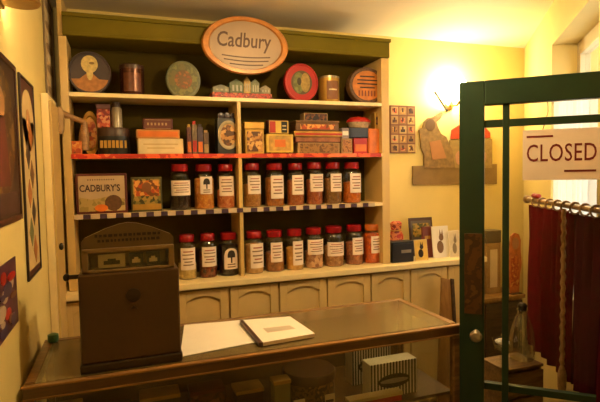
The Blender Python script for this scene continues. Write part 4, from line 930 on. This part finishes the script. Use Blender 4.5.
# ------------------------------------------------------------------ lamps
WARM = (1., .75, .38, 1)
LP = atY(458, 90, 2.75)
t = thing('wall_lamp', 'glowing wall lamp on a dark arm between shelves and green door', 'lamp', (0, 0, 0))
a0, a1 = atY(447, 111, YB-.005), atY(435, 92, 2.74)
MB().disc([(.032, YB-.001), (.032, YB-.010), (.022, YB-.016), (0, YB-.016)], LP.x, LP.z-.09, 24).build('back_plate', BRASS, t)
MB().tube([(LP.x, YB-.012, LP.z-.09), (LP.x, 2.76, LP.z-.10), (LP.x, 2.72, LP.z-.06)], .007, 10).build('arm', BRASS, t)
o = MB().tube([(a0.x, YB-.006, a0.z), a1], .007, 8).build('bracket_arm', mat('grey_iron', (.025, .02, .014, 1), .7), t)
MB().lathe([(.024, LP.z-.062), (.042, LP.z-.035), (.054, LP.z+.01), (.050, LP.z+.05), (.038, LP.z+.07), (0, LP.z+.075)], LP.x, LP.y, 28).build('lamp_shade', glow('lamp_glow', (1, .80, .46, 1), 62), t)
SL = atX(19, -7, -.252); SL.z += .005
t = thing('wall_sconce', 'brass and glass wall sconce at the top left of the left wall', 'lamp', (0, 0, 0))
MB().box(XW, XW+.014, SL.y-.05, SL.y+.05, SL.z-.04, SL.z+.12).build('back_plate', BRASS, t, .004)
MB().tube([(XW+.01, SL.y, SL.z+.08), (SL.x, SL.y, SL.z+.09), (SL.x, SL.y, SL.z+.07)], .008, 10).build('arm', BRASS, t)
MB().lathe([(.050, SL.z-.035), (.054, SL.z-.03), (.052, SL.z-.02)], SL.x, SL.y, 24).build('shade_ring', BRASS, t)
MB().lathe([(.050, SL.z-.02), (.046, SL.z+.03), (.03, SL.z+.07), (.012, SL.z+.075)], SL.x, SL.y, 24).build('lamp_shade', glow('sconce_glow', WARM, 24), t)
t = thing('added_ceiling_lamp', 'added out-of-view ceiling lamp with a translucent cone shade above the counter', 'lamp', (0, 0, 0))  # out-of-view lamp, added to light the shelf fronts from above
CL = Vector((.85, 1.42, 2.27))
MB().lathe([(.03, CL.z+.09), (.045, CZ-.012), (.045, CZ)], CL.x, CL.y, 28).build('ceiling_rose', BRASS, t)
MB().lathe([(.14, CL.z-.02), (.06, CL.z+.08), (.03, CL.z+.09), (.028, CL.z+.087), (.057, CL.z+.077), (.136, CL.z-.02)], CL.x, CL.y, 32).build('lamp_shade', sheer('cream_lampshade', (.75, .58, .36, 1), .6), t)
MB().ell(tuple(CL), .04, .04, .045).build('bulb', glow('added_bulb_glow', WARM, 320), t)

# ------------------------------------------------------------------ world, camera
wd = bpy.data.worlds.new('dusk'); bpy.context.scene.world = wd; wd.use_nodes = True
bg = wd.node_tree.nodes['Background']; bg.inputs['Color'].default_value = (1, .94, .86, 1); bg.inputs['Strength'].default_value = 1.8
cam = bpy.data.cameras.new('camera'); co = bpy.data.objects.new('camera', cam); C.objects.link(co)
M = Matrix((CR, CU, -_f)).transposed().to_4x4(); M.translation = Vector((0, 0, ZC)); co.matrix_world = M
cam.sensor_width = 36; cam.sensor_fit = 'HORIZONTAL'; cam.lens = 36*F/600; cam.clip_start = .02
S = bpy.context.scene; S.camera = co
S.view_settings.view_transform = 'Standard'; S.view_settings.look = 'None'; S.view_settings.gamma = 1; S.view_settings.use_curve_mapping = False
S.view_settings.exposure = 1.38
S.cycles.max_bounces = 10; S.cycles.transparent_max_bounces = 24
S.cycles.use_denoising = True; S.cycles.caustics_reflective = False; S.cycles.caustics_refractive = False
